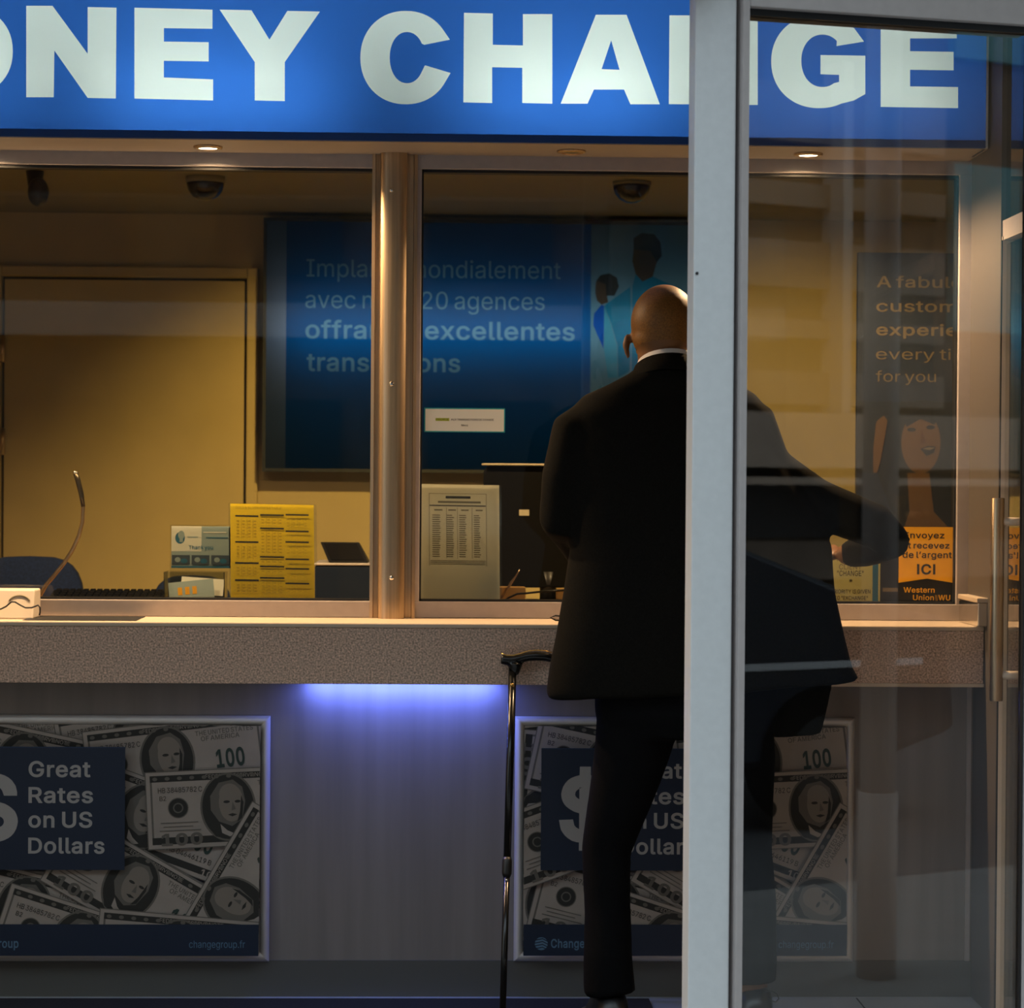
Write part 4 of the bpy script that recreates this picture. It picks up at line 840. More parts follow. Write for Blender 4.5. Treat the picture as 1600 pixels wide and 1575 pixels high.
# cash machine / card terminal on a navy box
Yc = .85
c0, c1 = U(492, 880, Yc), U(600, 936, Yc)
t = thing('cash_drawer_box', ((c0.x+c1.x)/2, Yc+.15, CT), 'navy box unit on the desk beside the yellow sheet', 'equipment box')
mb = MB(); mb.box(c0.x, c1.x, Yc, Yc+.3, CT, c0.z-.006); mb.build('box_body', 'dark_blue_plastic', t, bevel=.006)
mb = MB(); mb.box(c0.x-.002, c1.x+.002, Yc-.004, Yc+.3, c0.z-.006, c0.z); mb.build('box_lid', 'alu', t, bevel=.002)
e0, e1 = U(499, 848, Yc+.1), U(560, 848, Yc+.1)
zl = c0.z
t = thing('card_terminal', ((e0.x+e1.x)/2, Yc+.1, zl), 'black tilted card terminal standing on the navy box', 'card terminal')
zt = e0.z
mb = MB(); w_ = e1.x-e0.x; sk = .032
mb.loft([[Vector((e0.x+sk, Yc+.04, zl)), Vector((e0.x+sk+w_, Yc+.04, zl)), Vector((e0.x+sk+w_, Yc+.2, zl)), Vector((e0.x+sk, Yc+.2, zl))],
         [Vector((e0.x, Yc+.15, zt)), Vector((e0.x+w_, Yc+.15, zt)), Vector((e0.x+w_, Yc+.185, zt)), Vector((e0.x, Yc+.185, zt))]])
mb.build('terminal_body', 'black_plastic', t, bevel=.003)
mb = MB()
A = Vector((e0.x+sk, Yc+.04, zl)); B = Vector((e0.x, Yc+.15, zt)); W_ = Vector((w_, 0, 0)); nrm = W_.cross(B-A).normalized()
L_ = lambda a_, b_: A.lerp(B, b_)+W_*a_+nrm*.0005
mb.extr([L_(.08,.12), L_(.92,.12), L_(.92,.92), L_(.08,.92)], nrm*.002); mb.build('terminal_screen', 'black_gloss', t)

# white rates sheet in window 2
Yr = .40
tl = U(660, 756, Yr); W = U(786, 760, Yr).x-tl.x; H = tl.z-CT-.002; kx = W/126
t = thing('rate_sheet_stand', (tl.x+W/2, Yr, CT), 'cream paper rate table standing behind the glass beside the steel column', 'price sheet')
pr = Print((0, W, 0, H)); xl = lambda x: (x-660)*kx; yl = lambda y: H-(y-756)*kx
pr.rect(xl(676), xl(766), yl(940), yl(770), 'ink_soft'); pr.rect(xl(676.7), xl(765.3), yl(939.4), yl(770.7), 'paper')
pr.rect(xl(702), xl(741), yl(778), yl(774), 'ink'); pr.rect(xl(690), xl(757), yl(785), yl(782), 'ink_soft')
pr.rect(xl(677), xl(765), yl(790), yl(788.2), 'ink')
pr.rect(xl(676), xl(766), yl(882), yl(774), 'paper')if 0 else None
for x0, x1 in ((684,697),(706,718),(726,738),(749,760)):
    pr.rect(xl(x0), xl(x1), yl(797), yl(795), 'ink_soft', up=False)
    for j in range(20):
        d_ = random.random()*3; pr.rect(xl(x0-3), xl(x1-d_-3), yl(805+j*3.4), yl(803.6+j*3.4), 'ink_soft', up=False)
for xx in (703, 720, 743): pr.rect(xl(xx), xl(xx+.6), yl(872), yl(792), 'ink_soft', up=False)
for j in range(3): pr.rect(xl(678), xl(764), yl(876+j*2.6), yl(875+j*2.6), 'ink_soft', up=False)
pr.rect(xl(674), xl(768), yl(942), yl(883.5), 'paper')
X_, Z_ = Vector((1,0,-.008)).normalized(), Vector((-.012, .06, 1)).normalized()
pr.build('rate_sheet', (tl.x-.006, Yr, CT+.002), t, X_, Z_, base='paper')
mb = MB(); O = Vector((tl.x-.010, Yr-.004, CT)); mb.extr([O, O+X_*(W+.010), O+X_*(W+.010)+Z_*(H+.003), O+Z_*(H+.003)], (0,-.002,0)); mb.build('acrylic_front', 'acrylic', t)
mb = MB(); mb.box(tl.x-.012, tl.x+W, Yr-.005, Yr+.09, CT, CT+.003); mb.build('acrylic_foot', 'acrylic', t)

# notice taped to the glass
Yn = YW+.026
a, b = U(663, 637, Yn), U(789, 676, Yn)
pr = Print((0, b.x-a.x, 0, a.z-b.z)); W, H = b.x-a.x, a.z-b.z
pr.rect(.003, W-.003, .003, H-.003, 'paper_bright')
pr.rect(W*.14, W*.31, H*.46, H*.58, 'marker_green'); pr.text('PRIORIT\u00c9', W*.145, W*.30, H*.485, H*.075, 'ink', .0)
pr.text('AUX TRANSACTIONS DE CHANGE', W*.33, W*.86, H*.485, H*.075, 'ink', .02); pr.text('Merci', W*.46, W*.54, H*.25, H*.08, 'ink', .02)
o = pr.build('priority_notice', (a.x, Yn, b.z), None, base='teal'); setp(o, 'small white notice with teal border taped to the window glass', 'notice')

# monitor seen from behind
Ym_ = .95
a, b = U(755, 727, Ym_), U(960, 919, Ym_)
t = thing('monitor', ((a.x+b.x)/2, Ym_+.05, CT), 'black back of a desk monitor behind the rate sheet', 'monitor')
mb = MB(); mb.extr([Vector((a.x+.002, Ym_, b.z)), Vector((b.x, Ym_, b.z)), Vector((b.x, Ym_, a.z)), Vector((a.x+.012, Ym_, a.z)), Vector((a.x+.002, Ym_, a.z-.02))], (0,.045,0)); mb.build('monitor_shell', 'deep_black', t, bevel=.004)
mb = MB(); mb.box(a.x-.004, b.x, Ym_-.02, Ym_+.05, a.z, a.z+.006); mb.build('top_highlight', 'paper_grey', t, bevel=.002)  # pale bar stands in for the highlight along the monitor's top edge
mb = MB(); mb.tube([((a.x+b.x)/2, Ym_+.03, CT+.01), ((a.x+b.x)/2, Ym_+.02, b.z+.05)], .025); mb.build('monitor_stand', 'black_plastic', t, smooth=True)
mb = MB(); mb.box((a.x+b.x)/2-.11, (a.x+b.x)/2+.11, Ym_-.05, Ym_+.12, CT, CT+.012); mb.build('monitor_foot', 'black_plastic', t, bevel=.004)
c = U(819, 801, Ym_); mb = MB(); mb.box(c.x-.015, c.x+.015, Ym_-.001, Ym_, c.z-.009, c.z+.009); mb.build('asset_sticker', 'paper_grey', t)
# wooden blocks and cable behind the sill
for (x0, y0, x1), lab in (((780, 917, 821), 'orange wood block behind the sill beside the rate sheet'), ((870, 920, 900), 'orange wood block behind the sill next to the customer')):
    a, b = U(x0, y0, .48), U(x1, y0, .48)
    mb = MB(); mb.box(a.x, b.x, .46, .52, CT, a.z); setp(mb.build('wooden_block', 'wood_box', bevel=.002), lab, 'block')
mb = MB(); mb.tube([U(x, y, .445) for x, y in ((784,934),(792,922),(799,910),(806,900),(812,890))], [.003,.003,.004,.002,.002], 10, mi=0)
setp(mb.build('microphone_stem', 'steel', smooth=True), 'short slanted silver stem rising beside the rate sheet', 'microphone')
mb = MB(); mb.tube([U(x, y, .45) for x, y in ((780,944),(795,934),(808,928),(822,927),(850,924),(885,922))], .003, 8)
setp(mb.build('desk_cable', 'black_plastic', smooth=True), 'black cable crossing the orange blocks behind the sill', 'cable')
mb = MB(); mb.tube([Vector((p.x, p.y, max(p.z, CT+.0028))) for p in [U(x, y, .06) for x, y in ((905,966),(885,970),(868,969),(860,965),(868,962),(888,964),(905,963))]], .0024, 8)
setp(mb.build('pen_cord', 'black_plastic', smooth=True), 'small loop of black pen cord on the counter beside the jacket', 'cord')

# priority card stand
Yc2 = .42
a, b = U(1284, 858, Yc2), U(1376, 940, Yc2)
W, H = b.x-a.x, a.z-CT-.001
t = thing('priority_card_stand', ((a.x+b.x)/2, Yc2, CT), 'yellow green priority card with teal sides behind the glass', 'card stand')
pr = Print((0, W, 0, H)); kx = W/92; yl = lambda y: H-(y-858)*kx; xl = lambda x: (x-1284)*kx
pr.rect(xl(1284), xl(1288), 0, H, 'acrylic_green'); pr.rect(xl(1372), xl(1376), 0, H, 'acrylic_green')
pr.rect(xl(1297), xl(1363), 0, H, 'acrylic_green')
for body, x0, x1, y, h in (('PRIORIT\u00c9', 1299, 1358, 876, 8), ('CLIENT', 1311, 1346, 889, 8), ('"CHANGE"', 1308, 1349, 899, 8), ('*', 1327, 1332, 912, 8), ('PRIORITY IS GIVEN', 1299, 1360, 926, 6), ('TO "EXCHANGE"', 1304, 1356, 936, 6)):
    pr.text(body, xl(x0), xl(x1), yl(y), h*kx, 'ink_soft' if y < 895 else 'ink', .015)
pr.build('printed_card', (a.x, Yc2, CT+.001), t, base='leaflet_blue')
mb = MB(); mb.box(a.x, b.x, Yc2+.001, Yc2+.07, CT, CT+.003); mb.build('acrylic_foot', 'acrylic', t)

# tall advert with the laughing woman (behind window 2)
Ya = .75
a, b = U(1340, 395, Ya), U(1585, 955, Ya)
W, H = b.x-a.x, a.z-CT
t = thing('advert_panel', ((a.x+b.x)/2, Ya, CT), 'tall dark advert with a laughing woman behind the counter glass', 'advert')
pr = Print((0, W, 0, H), .0002); kx = (DIST+Ya)/F; xl = lambda x: (x-1340)*kx; yl = lambda y: H-(y-395)*kx
pr.rect(0, W, yl(628), H, 'picture_blue')
for body, x0, x1, y, bo in (('A fabulous', 1369, 1545, 449, .02), ('customer', 1369, 1535, 487, .02), ('experience', 1369, 1562, 524, .035), ('every time', 1369, 1540, 562, 0), ('for you', 1369, 1464, 597, 0)):
    pr.text(body, xl(x0), xl(x1), yl(y), 17*kx, 'picture_text', bo)
P_ = lambda pts, m: pr.poly([(xl(x), yl(y)) for x, y in pts], m)
pr.ell(xl(1446), yl(705), 62*kx, 80*kx, 'picture_dark')
P_([(1395,720),(1405,800),(1400,880),(1500,900),(1500,720),(1480,690)], 'picture_dark')
P_([(1420,740),(1455,740),(1462,800),(1500,840),(1500,960),(1400,960),(1408,850),(1424,800)], 'picture_skin')
pr.ell(xl(1441), yl(692), 31*kx, 49*kx, 'picture_skin'); P_([(1412,650),(1440,640),(1468,652),(1462,664),(1440,655),(1418,668)], 'picture_dark')
pr.ell(xl(1426), yl(672), 7*kx, 3.2*kx, 'picture_dark'); pr.ell(xl(1456), yl(668), 7*kx, 3.2*kx, 'picture_dark')
P_([(1442,672),(1450,692),(1440,696)], 'picture_skin_shade')
P_([(1440,702),(1452,697),(1464,698),(1462,708),(1450,713)], 'picture_dark'); P_([(1444,702),(1454,699),(1463,700),(1455,704)], 'picture_text')
P_([(1370,660),(1382,650),(1388,658),(1378,720),(1366,760),(1366,700)], 'picture_skin')
P_([(1340,960),(1340,740),(1372,740),(1395,800),(1400,960)], 'picture_blue')
pr.build('advert_print', (a.x, Ya-.012, CT), t, base='picture_dark')
mb = MB(); mb.box(a.x, b.x, Ya-.0115, Ya+.01, CT, CT+H); mb.build('advert_board', 'picture_dark', t)

# money transfer sticker
Ys = YW+.025
a, b = U(1376, 823, Ys), U(1496, 945, Ys)
W, H = b.x-a.x, a.z-b.z; kx = (DIST+Ys)/F; xl = lambda x: (x-1376)*kx; yl = lambda y: H-(y-823)*kx
pr = Print((0, W, 0, H))
pr.poly([(xl(1405), yl(823)), (xl(1405), yl(911)), (xl(1450), yl(904)), (xl(1495), yl(911)), (xl(1495), yl(823))], 'wu_yellow')
pr.rect(xl(1380), xl(1404), yl(925), yl(919), 'picture_text')
for body, x0, x1, y, h, m, bo in (('Envoyez', 1413, 1477, 840.5, 9, 'ink', .03), ('et recevez', 1411, 1485, 856.5, 9, 'ink', .03), ('de l\u2019argent', 1411, 1489, 871.5, 9.5, 'ink', .03), ('ICI', 1434, 1463, 897, 15, 'ink', .045),
                            ('Western', 1413, 1462, 926, 8, 'wu_yellow', .02), ('Union', 1428, 1461, 938, 8, 'wu_yellow', .02), ('\\\\', 1463, 1467, 938, 8, 'wu_yellow', .0), ('WU', 1468, 1487, 938, 8, 'wu_yellow', .04)):
    pr.text(body, xl(x0), xl(x1), yl(y), h*kx, m, bo)
o = pr.build('transfer_sticker', (a.x, Ys, b.z), None, base='wu_black'); setp(o, 'black and yellow money transfer sticker reading ICI on the window glass', 'sticker')

# ================================================================== DOLLAR POSTERS
def bill(pr, pu, pv, ang, s=1.0, green='bill_green', k=1.0):      # portrait centre (design px, y down), angle clockwise
    ca, sa = math.cos(math.radians(ang)), math.sin(math.radians(ang))
    def fn(u, v):                                                # bill units 277 x 118, v down, portrait at (125, 58)
        x, y = (u-125)*s, (v-58)*s
        return ((pu+x*ca-y*sa)*k, (383-(pv+x*sa+y*ca))*k)
    f2 = lambda u, v: fn(u, -v)
    pr.rect(-1.5, 278.5, -1.5, 119.5, 'bill_mid', fn); pr.rect(0, 277, 0, 118, 'bill_paper', fn)
    pr.rect(6, 271, 5, 15, 'bill_ink', fn); pr.rect(6, 271, 101, 112, 'bill_ink', fn); pr.rect(6, 9, 15, 101, 'bill_mid', fn); pr.rect(268, 271, 15, 101, 'bill_mid', fn)
    pr.text('FEDERAL RESERVE NOTE', 92, 190, -12.5, 6, 'bill_paper', 0, f2)
    pr.text('THE UNITED STATES', 172, 262, -26, 7, 'bill_mid', .03, f2); pr.text('OF AMERICA', 180, 240, -35, 7, 'bill_mid', .03, f2)
    pr.ell(125, 58, 43, 53, 'bill_mid', fn, 40); pr.ell(125, 58, 40, 50, 'bill_ink', fn, 40)
    P = lambda pts, m: pr.poly([fn(*p) for p in pts], m)
    P([(92,86),(105,74),(140,78),(160,88),(148,102),(125,108),(104,103)], 'bill_ink')
    P([(98,40),(112,20),(134,16),(148,28),(152,50),(146,78),(130,88),(110,80),(98,62)], 'bill_mid')       # hair
    pr.ell(130, 52, 19, 29, 'bill_face', fn); pr.ell(128, 38, 16, 16, 'bill_face', fn)
    P([(112,84),(122,94),(134,100),(126,104),(114,98)], 'bill_paper')
    pr.ell(123, 50, 5, 2.2, 'bill_ink', fn); pr.ell(140, 50, 4.5, 2.2, 'bill_ink', fn)
    P([(132,50),(137,62),(130,64)], 'bill_mid'); P([(124,70),(131,68),(139,70),(131,73)], 'bill_ink'); P([(146,40),(149,52),(146,76),(138,82),(143,66)], 'bill_ink')
    pr.ell(48, 56, 16, 16, 'bill_mid', fn, 26); pr.ell(48, 56, 14.5, 14.5, 'bill_ink', fn, 26); pr.ell(48, 56, 8, 8, 'bill_mid', fn, 18); pr.ell(48, 56, 6, 6, 'bill_ink', fn, 18)
    pr.text('HB 38485782 C', 18, 86, -32, 8, 'bill_ink', .0, f2); pr.text('B2', 20, 30, -44, 7, 'bill_ink', 0, f2)
    pr.text('AB 04646119 B', 178, 250, -94, 8, 'bill_ink', .0, f2)
    pr.text('100', 200, 244, -78, 26, green, .05, f2); pr.text('100', 20, 84, -113, 17, 'bill_mid', .06, f2); pr.text('100', 240, 268, -113, 10, 'bill_paper', .04, f2)
    for j, (x0, x1) in enumerate(((20,78),(24,70),(18,82))): pr.rect(x0, x1, 78+j*6, 79.4+j*6, 'bill_mid', fn)
    for j in range(14): pr.ell(14+j*19, 10, 4, 3, 'bill_mid', fn, 8)
def dollar_poster(px, py, label):
    k = (DIST+YK)/F; W, H = 533*k, 383*k; p = U(px, py, YK); z0 = p.z-H
    t = thing('framed_poster', (p.x+W/2, YK, z0), label, 'poster', 'dollar posters under the counter')
    bw = 15*k
    # snap frame: four mitred rounded bars
    for side in range(4):
        prof = [(0,-.002),(.0,-.010),(bw*.25,-.017),(bw*.6,-.017),(bw*.9,-.010),(bw,-.006),(bw,-.002)]   # (inwards, out of wall)
        if side in (0, 1):
            L = []
            for e in (0, 1):
                L.append([Vector((p.x+(i_ if e == 0 else W-i_), YK+o_, (z0+i_) if side == 0 else (z0+H-i_))) for i_, o_ in prof])
        else:
            L = []
            for e in (0, 1):
                L.append([Vector(((p.x+i_) if side == 2 else (p.x+W-i_), YK+o_, (z0+i_) if e == 0 else (z0+H-i_))) for i_, o_ in prof])
        mb = MB(); mb.loft(L); auto_smooth(mb.build('frame_bar', 'alu', t), 50)
    pr = Print((bw*.95, W-bw*.95, bw*.95, H-bw*.95), .00006)
    for args in ((470,205,8),(100,60,-8),(330,40,-10),(60,150,95),(230,300,-12),(470,330,15),(150,78,12),(60,292,4),(375,68,-7),(337,155,20),(155,300,14),(420,320,30),(320,264,30),(470,139,-3),(482,292,-60),(108,168,-20),(240,352,18),(395,365,5)):
        bill(pr, *args, k=k)
    R = lambda x0, x1, y0, y1, m: pr.rect(x0*k, x1*k, (383-y1)*k, (383-y0)*k, m)
    R(40, 312, 46, 236, 'navy'); R(40, 312, 46, 47.5, 'navy_bright')
    T = lambda b, x0, x1, y, h, m, bo: pr.text(b, x0*k, x1*k, (383-y)*k, h*k, m, bo)
    T('$', 68, 148, 187, 94, 'print_white', .05)
    for b, x1, y in (('Great', 259, 92), ('Rates', 263, 132), ('on US', 262, 170), ('Dollars', 281, 210)): T(b, 164, x1, y, 23, 'print_white', .035)
    R(0, 533, 320, 383, 'navy')
    c = (42, 350)
    pr.ell(c[0]*k, (383-c[1])*k, 10*k, 10*k, 'print_blue')
    for j in range(4):
        y = -6+j*4.4
        pr.poly([((c[0]-11)*k, (383-c[1]-y)*k), ((c[0]+2)*k, (383-c[1]-y+2.6)*k), ((c[0]+11)*k, (383-c[1]-y-2)*k), ((c[0]+11)*k, (383-c[1]-y-3.6)*k), ((c[0]+2)*k, (383-c[1]-y+1)*k), ((c[0]-11)*k, (383-c[1]-y-1.6)*k)], 'navy')
    T('Changegroup', 57, 150, 356, 13, 'print_blue', .03)
    T('changegroup.fr', 412, 498, 356, 11, 'print_blue', .0)
    pr.build('poster_print', (p.x, YK-.004, z0), t, back=.003, base='bill_mid')
dollar_poster(-115, 1116, 'aluminium framed dollar rates poster on the panel under the gooseneck microphone')
dollar_poster(805, 1119, 'aluminium framed dollar rates poster behind the customer\'s legs')

# door mat
b = U(1020, 1560, -.05)
mb = MB(); mb.box(XL+.05, b.x, -1.2, .06, .0007, .008); setp(mb.build('door_mat', 'mat_black'), 'black floor mat under the customer along the counter foot', 'mat')

# ================================================================== PERSON
YP_ = -.36
Mp = lambda x, y, dy=0: U(x, y, YP_+dy)
K = (DIST+YP_)/F
per = thing('person', (Mp(1080, 1500).x, YP_, 0), 'person in black suit with shaved head leaning on the counter, seen from behind', 'person')
mb = MB()
hc = Mp(1038, 512)
tiltm = Matrix.Rotation(math.radians(-14), 3, 'X')
mb.ell(hc+Vector((0,.01,.012)), (.080,.098,.092), tiltm, 28)
mb.ell(hc+Vector((0,-.004,-.028)), (.076,.074,.058), tiltm, 24)
mb.ell(hc+Vector((0,.055,-.075)), (.058,.055,.065), tiltm, 20)
mb.ell(hc+Vector((0,.105,-.045)), (.013,.022,.026)); mb.ell(hc+Vector((0,.09,-.10)), (.026,.02,.02)); mb.ell(hc+Vector((0,.092,-.075)), (.025,.016,.008))
for s in (-1, 1):
    mb.ell(hc+Vector((s*.03,.092,-.005)), (.022,.012,.008)); mb.ell(hc+Vector((s*.04,.078,-.05)), (.024,.022,.02))
    ec = hc+Vector((s*.084,.020,-.045))
    mb.tube([ec+Vector((s*(.0+.007*math.sin(i/8*PI)),.004*math.cos(i*.4),.030-.0075*i)) for i in range(9)], [.006,.009,.010,.010,.009,.008,.007,.006,.005], 10)
nb = Mp(1043, 592, .004)
mb.tube([nb-Vector((0,0,.08)), nb, hc+Vector((0,.0,-.05))], [.074,.070,.066], 24)
# torso, arms and legs under the clothes
mb.tube([Mp(1080,1110), Mp(1072,900,.02), Mp(1052,700,.02), nb-Vector((0,0,.05))], [.10,.10,.105,.075], 20)
sh_l, el_l, wr_l = Mp(905,672), Mp(884,815,.03), U(935, 890, -.06)
sh_r, el_r, wr_r = Mp(1178,672), Mp(1375,822,.03), U(1318, 868, -.14)
mb.tube([Mp(1050,670), sh_l, Mp(887,790,.02), Mp(890,808,.06), wr_l], [.05,.036,.028,.027,.026], 14); mb.tube([Mp(1050,670), Mp(1160,685), Mp(1205,742,.01), Mp(1280,792,.02), el_r, U(1350,858,-.20), wr_r], [.05,.04,.04,.038,.036,.030,.027], 14)
hip_l, kn_l, an_l = Mp(1010,1115), Mp(950,1325,.03), Mp(952,1520,-.02)
hip_r, kn_r, an_r = Mp(1138,1115), Mp(1150,1330,.02), Mp(1175,1535,.03)
for a, b, c in ((hip_l, kn_l, an_l), (hip_r, kn_r, an_r)): mb.tube([Mp(1078,1060), a, b, c, Vector((c.x, c.y+.05, .035))], [.09,.08,.052,.04,.035], 14)
def hand(mb, w, d, up, side, curl):                     # palm with four unequal fingers and a thumb
    d = Vector(d).normalized(); up = Vector(up).normalized(); sd = d.cross(up).normalized()*side
    palm = w+d*.055
    R_ = Matrix((sd, d, up)).transposed()
    mb.ell(palm, (.042,.055,.016), R_, 16)
    for i, ln in enumerate((.066,.076,.070,.054)):
        b = w+d*.095+sd*(.030-.020*i)
        p1 = b+(d*math.cos(curl)-up*math.sin(curl))*ln*.45; p2 = p1+(d*math.cos(curl*2.2)-up*math.sin(curl*2.2))*ln*.32; p3 = p2+(d*math.cos(curl*3)-up*math.sin(curl*3))*ln*.25
        mb.tube([b-d*.03, b, p1, p2, p3], [.009,.0095,.0088,.008,.006], 10)
    b = w+d*.03+sd*.034
    mb.tube([b-sd*.012, b+sd*.014+d*.016, b+sd*.022+d*.044-up*.006, b+sd*.014+d*.066-up*.014], [.014,.0125,.0105,.008], 10)
hand(mb, wr_l, (.25,.6,-.35), (0,.2,1), 1, .35)
hand(mb, wr_r, (-.55,.35,.05), (0,-.3,1), 1, .45)
body = fuse(mb, 'body', ['skin'], per, .0055, 4)
# short cropped hair: scalp part
bm = bmesh.new(); me = body.data.copy(); bm.from_mesh(me); o_ = ORG[per.name]
hz = hc.z-o_.z
kill = []
for f in bm.faces:
    c = f.calc_center_median()+o_; r_ = c-hc
    keep = r_.z > -.052-.25*r_.y and r_.y < .055+.2*max(r_.z, 0) and abs(r_.x) < .2 and not (abs(r_.x) > .078 and r_.z < 0)
    if not keep: kill.append(f)
bmesh.ops.delete(bm, geom=kill, context='FACES')
for v in bm.verts: v.co += v.normal*.0012
bm.to_mesh(me); bm.free(); me.materials.clear(); me.materials.append(M['scalp'])
ho = bpy.data.objects.new('hair', me); COL.objects.link(ho); ho.parent = per; ho['label'] = 'very short cropped dark hair'; ORG['hair'] = o_
# shirt collar
def ring(c, rx, ry, tilt, n=32, dz=0):
    out = []
    for k in range(n):
        a = 2*PI*k/n; y = ry*math.sin(a); out.append(Vector((c.x+rx*math.cos(a), c.y+y, c.z+dz-y*tilt)))
    return out
cc = Mp(1045, 569, .002)
mb = MB(); mb.loft([ring(cc, .078, .078, .42, dz=-.03), ring(cc, .077, .077, .42, dz=.002), ring(cc, .073, .073, .42, dz=.003), ring(cc, .073, .073, .42, dz=-.03), ring(cc, .078, .078, .42, dz=-.03)], caps=False)
mb.build('shirt_collar', 'shirt', per, smooth=True)
mb = MB(); mb.loft([ring(cc, .104, .098, .42, dz=-.056), ring(cc, .085, .085, .42, dz=-.012), ring(cc, .080, .080, .42, dz=-.011), ring(cc, .088, .084, .42, dz=-.050), ring(cc, .104, .098, .42, dz=-.056)], caps=False)
mb.build('jacket_collar', 'jacket', per, smooth=True)
# jacket
def sup(x0, x1, y, ry, dy=0, yr=None, n=44, e=.72):
    L, Rr = Mp(x0, y, dy), Mp(x1, y if yr is None else yr, dy); out = []
    for k in range(n):
        a = 2*PI*k/n; c, s = math.cos(a), math.sin(a)
        u_ = .5+.5*math.copysign(abs(c)**e, c); p = L.lerp(Rr, u_)
        out.append(Vector((p.x, p.y+ry*math.copysign(abs(s)**e, s), p.z)))
    return out
mb = MB()
mb.loft([sup(1000,1092,571,.078,.002), sup(985,1105,584,.09,.006), sup(955,1145,598,.102,.012), sup(912,1178,616,.105,.02), sup(884,1200,645,.118,.02), sup(876,1208,700,.13,.02), sup(884,1256,770,.135,.015),
         sup(893,1300,850,.14,.01), sup(884,1304,920,.145,.0), sup(872,1318,990,.15,-.01), sup(860,1330,1045,.155,-.01,1040), sup(854,1342,1085,.155,-.01,1058), sup(858,1338,1092,.15,-.01,1062)])
mb.tube([Mp(930,655,.01), Mp(903,672,.0), Mp(889,745,.0), Mp(882,812,.01), el_l+Vector((.004,.05,0)), wr_l-Vector((.004,.03,-.0))], [.06,.068,.066,.061,.059,.046], 20)
mb.tube([Mp(1130,655,.01), Mp(1170,668,.0), Mp(1200,735,.01), Mp(1275,786,.02), Mp(1368,822,.03), Mp(1392,844,.05), U(1352, 858, -.20), wr_r+Vector((.012,0,.0))], [.062,.072,.063,.061,.058,.050,.046,.036], 20)
fuse(mb, 'jacket', ['jacket'], per, .009, 10, .006, noise_scale=7)
# jacket front flap hanging lower beside the pocket
mb = MB(); mb.loft([sup(1150,1300,1065,.05,.02), sup(1160,1290,1110,.05,.02), sup(1185,1284,1140,.045,.02,1135), sup(1190,1280,1150,.04,.02,1146)])
fuse(mb, 'jacket_flap', ['jacket'], per, .008, 4, .003)
# cuff and pen
# trousers
mb = MB()
mb.loft([sup(930,1212,1050,.13), sup(930,1214,1115,.13,.0,e=.8), sup(945,1205,1150,.11,.0,e=.85)])
mb.tube([Mp(1000,1110), Mp(985,1180,.01), Mp(968,1250,.02), Mp(948,1330,.03), Mp(950,1420,.01), Mp(951,1495,-.015), Mp(954,1554,-.02)], [.105,.090,.077,.061,.058,.060,.064], 22)
mb.tube([Mp(1140,1110), Mp(1148,1190,.01), Mp(1150,1260,.01), Mp(1152,1330,.02), Mp(1162,1410,.03), Mp(1168,1490,.03), Mp(1170,1532,.03)], [.105,.100,.090,.082,.078,.070,.066], 22)
fuse(mb, 'trousers', ['trousers'], per, .009, 5, .006, noise_scale=8)
for c, ang in ((Mp(953,1540,-.02), 8), (Mp(1180,1545,.03), -6)):
    mb = MB(); rz = Matrix.Rotation(math.radians(ang), 4, 'Z'); o_s = Vector((c.x, c.y, .009))
    def sr(yy, w, h0, h1):
        return [o_s+(rz @ Vector((w*math.cos(2*PI*q_/20), yy, 0)))+Vector((0,0,h0+(h1-h0)*(.5+.5*math.copysign(abs(math.sin(2*PI*q_/20))**.7, math.sin(2*PI*q_/20))))) for q_ in range(20)]
    mb.loft([sr(-.07,.022,.0,.07), sr(-.06,.036,.0,.10), sr(-.02,.043,.0,.125), sr(.04,.044,.0,.12), sr(.10,.046,.0,.062), sr(.16,.046,.0,.046), sr(.20,.034,.0,.036), sr(.215,.014,.004,.024)])
    shoe_ = mb.build('shoe', 'shoe', per, smooth=True)
p = Mp(1212, 1556, 0)
mb = MB(); mb.tube([Mp(x, y, -.01) for x, y in ((1196,1550),(1206,1549),(1214,1553),(1217,1560),(1212,1566),(1202,1562))], .0016, 8); mb.build('shoelace', 'shoe', shoe_, smooth=True)
# pen held in the far hand
a = U(1378, 884, -.2)
# cane
Yc_ = -.032
top, bot = U(801, 1040, Yc_), U(785, 1605, -.26)
bot.z = .009
t = thing('walking_cane', bot, 'black walking cane with curved handle leaning against the counter', 'cane')
mb = MB()
mb.tube([bot+Vector((0,0,.02)), bot.lerp(top, .42)], .0082, 16); mb.build('lower_shaft', 'cane_black', t, smooth=True)
mb = MB(); mb.tube([bot.lerp(top, .44), top], [.0095,.0105], 16); mb.build('upper_shaft', 'cane_black', t, smooth=True)
mb = MB(); mb.tube([bot.lerp(top, .405), bot.lerp(top, .415), bot.lerp(top, .45), bot.lerp(top, .46)], [.009,.0125,.0125,.0105], 18); hc_ = mb.build('height_collar', 'black_plastic', t, smooth=True)
mb = MB(); q0 = bot.lerp(top, .398); mb.tube([q0-Vector((0,.009,0)), q0-Vector((0,.004,0))], .004, 12); mb.build('push_button', 'chrome', hc_, smooth=True)
mb = MB(); q0 = bot.lerp(top, .945); mb.tube([q0-Vector((0,.014,0)), q0-Vector((0,.006,0))], .005, 12); mb.build('height_button', 'brass', t, smooth=True)
mb = MB(); mb.tube([bot, bot+Vector((0,0,.012)), bot+Vector((0,0,.035))], [.016,.013,.011], 16); mb.build('rubber_tip', 'tyre', t, smooth=True)
hp_ = [U(x, y, Yc_) for x, y in ((783,1030),(790,1031),(800,1031.5),(812,1029),(824,1026),(838,1025),(852,1026),(864,1029),(874,1033))]
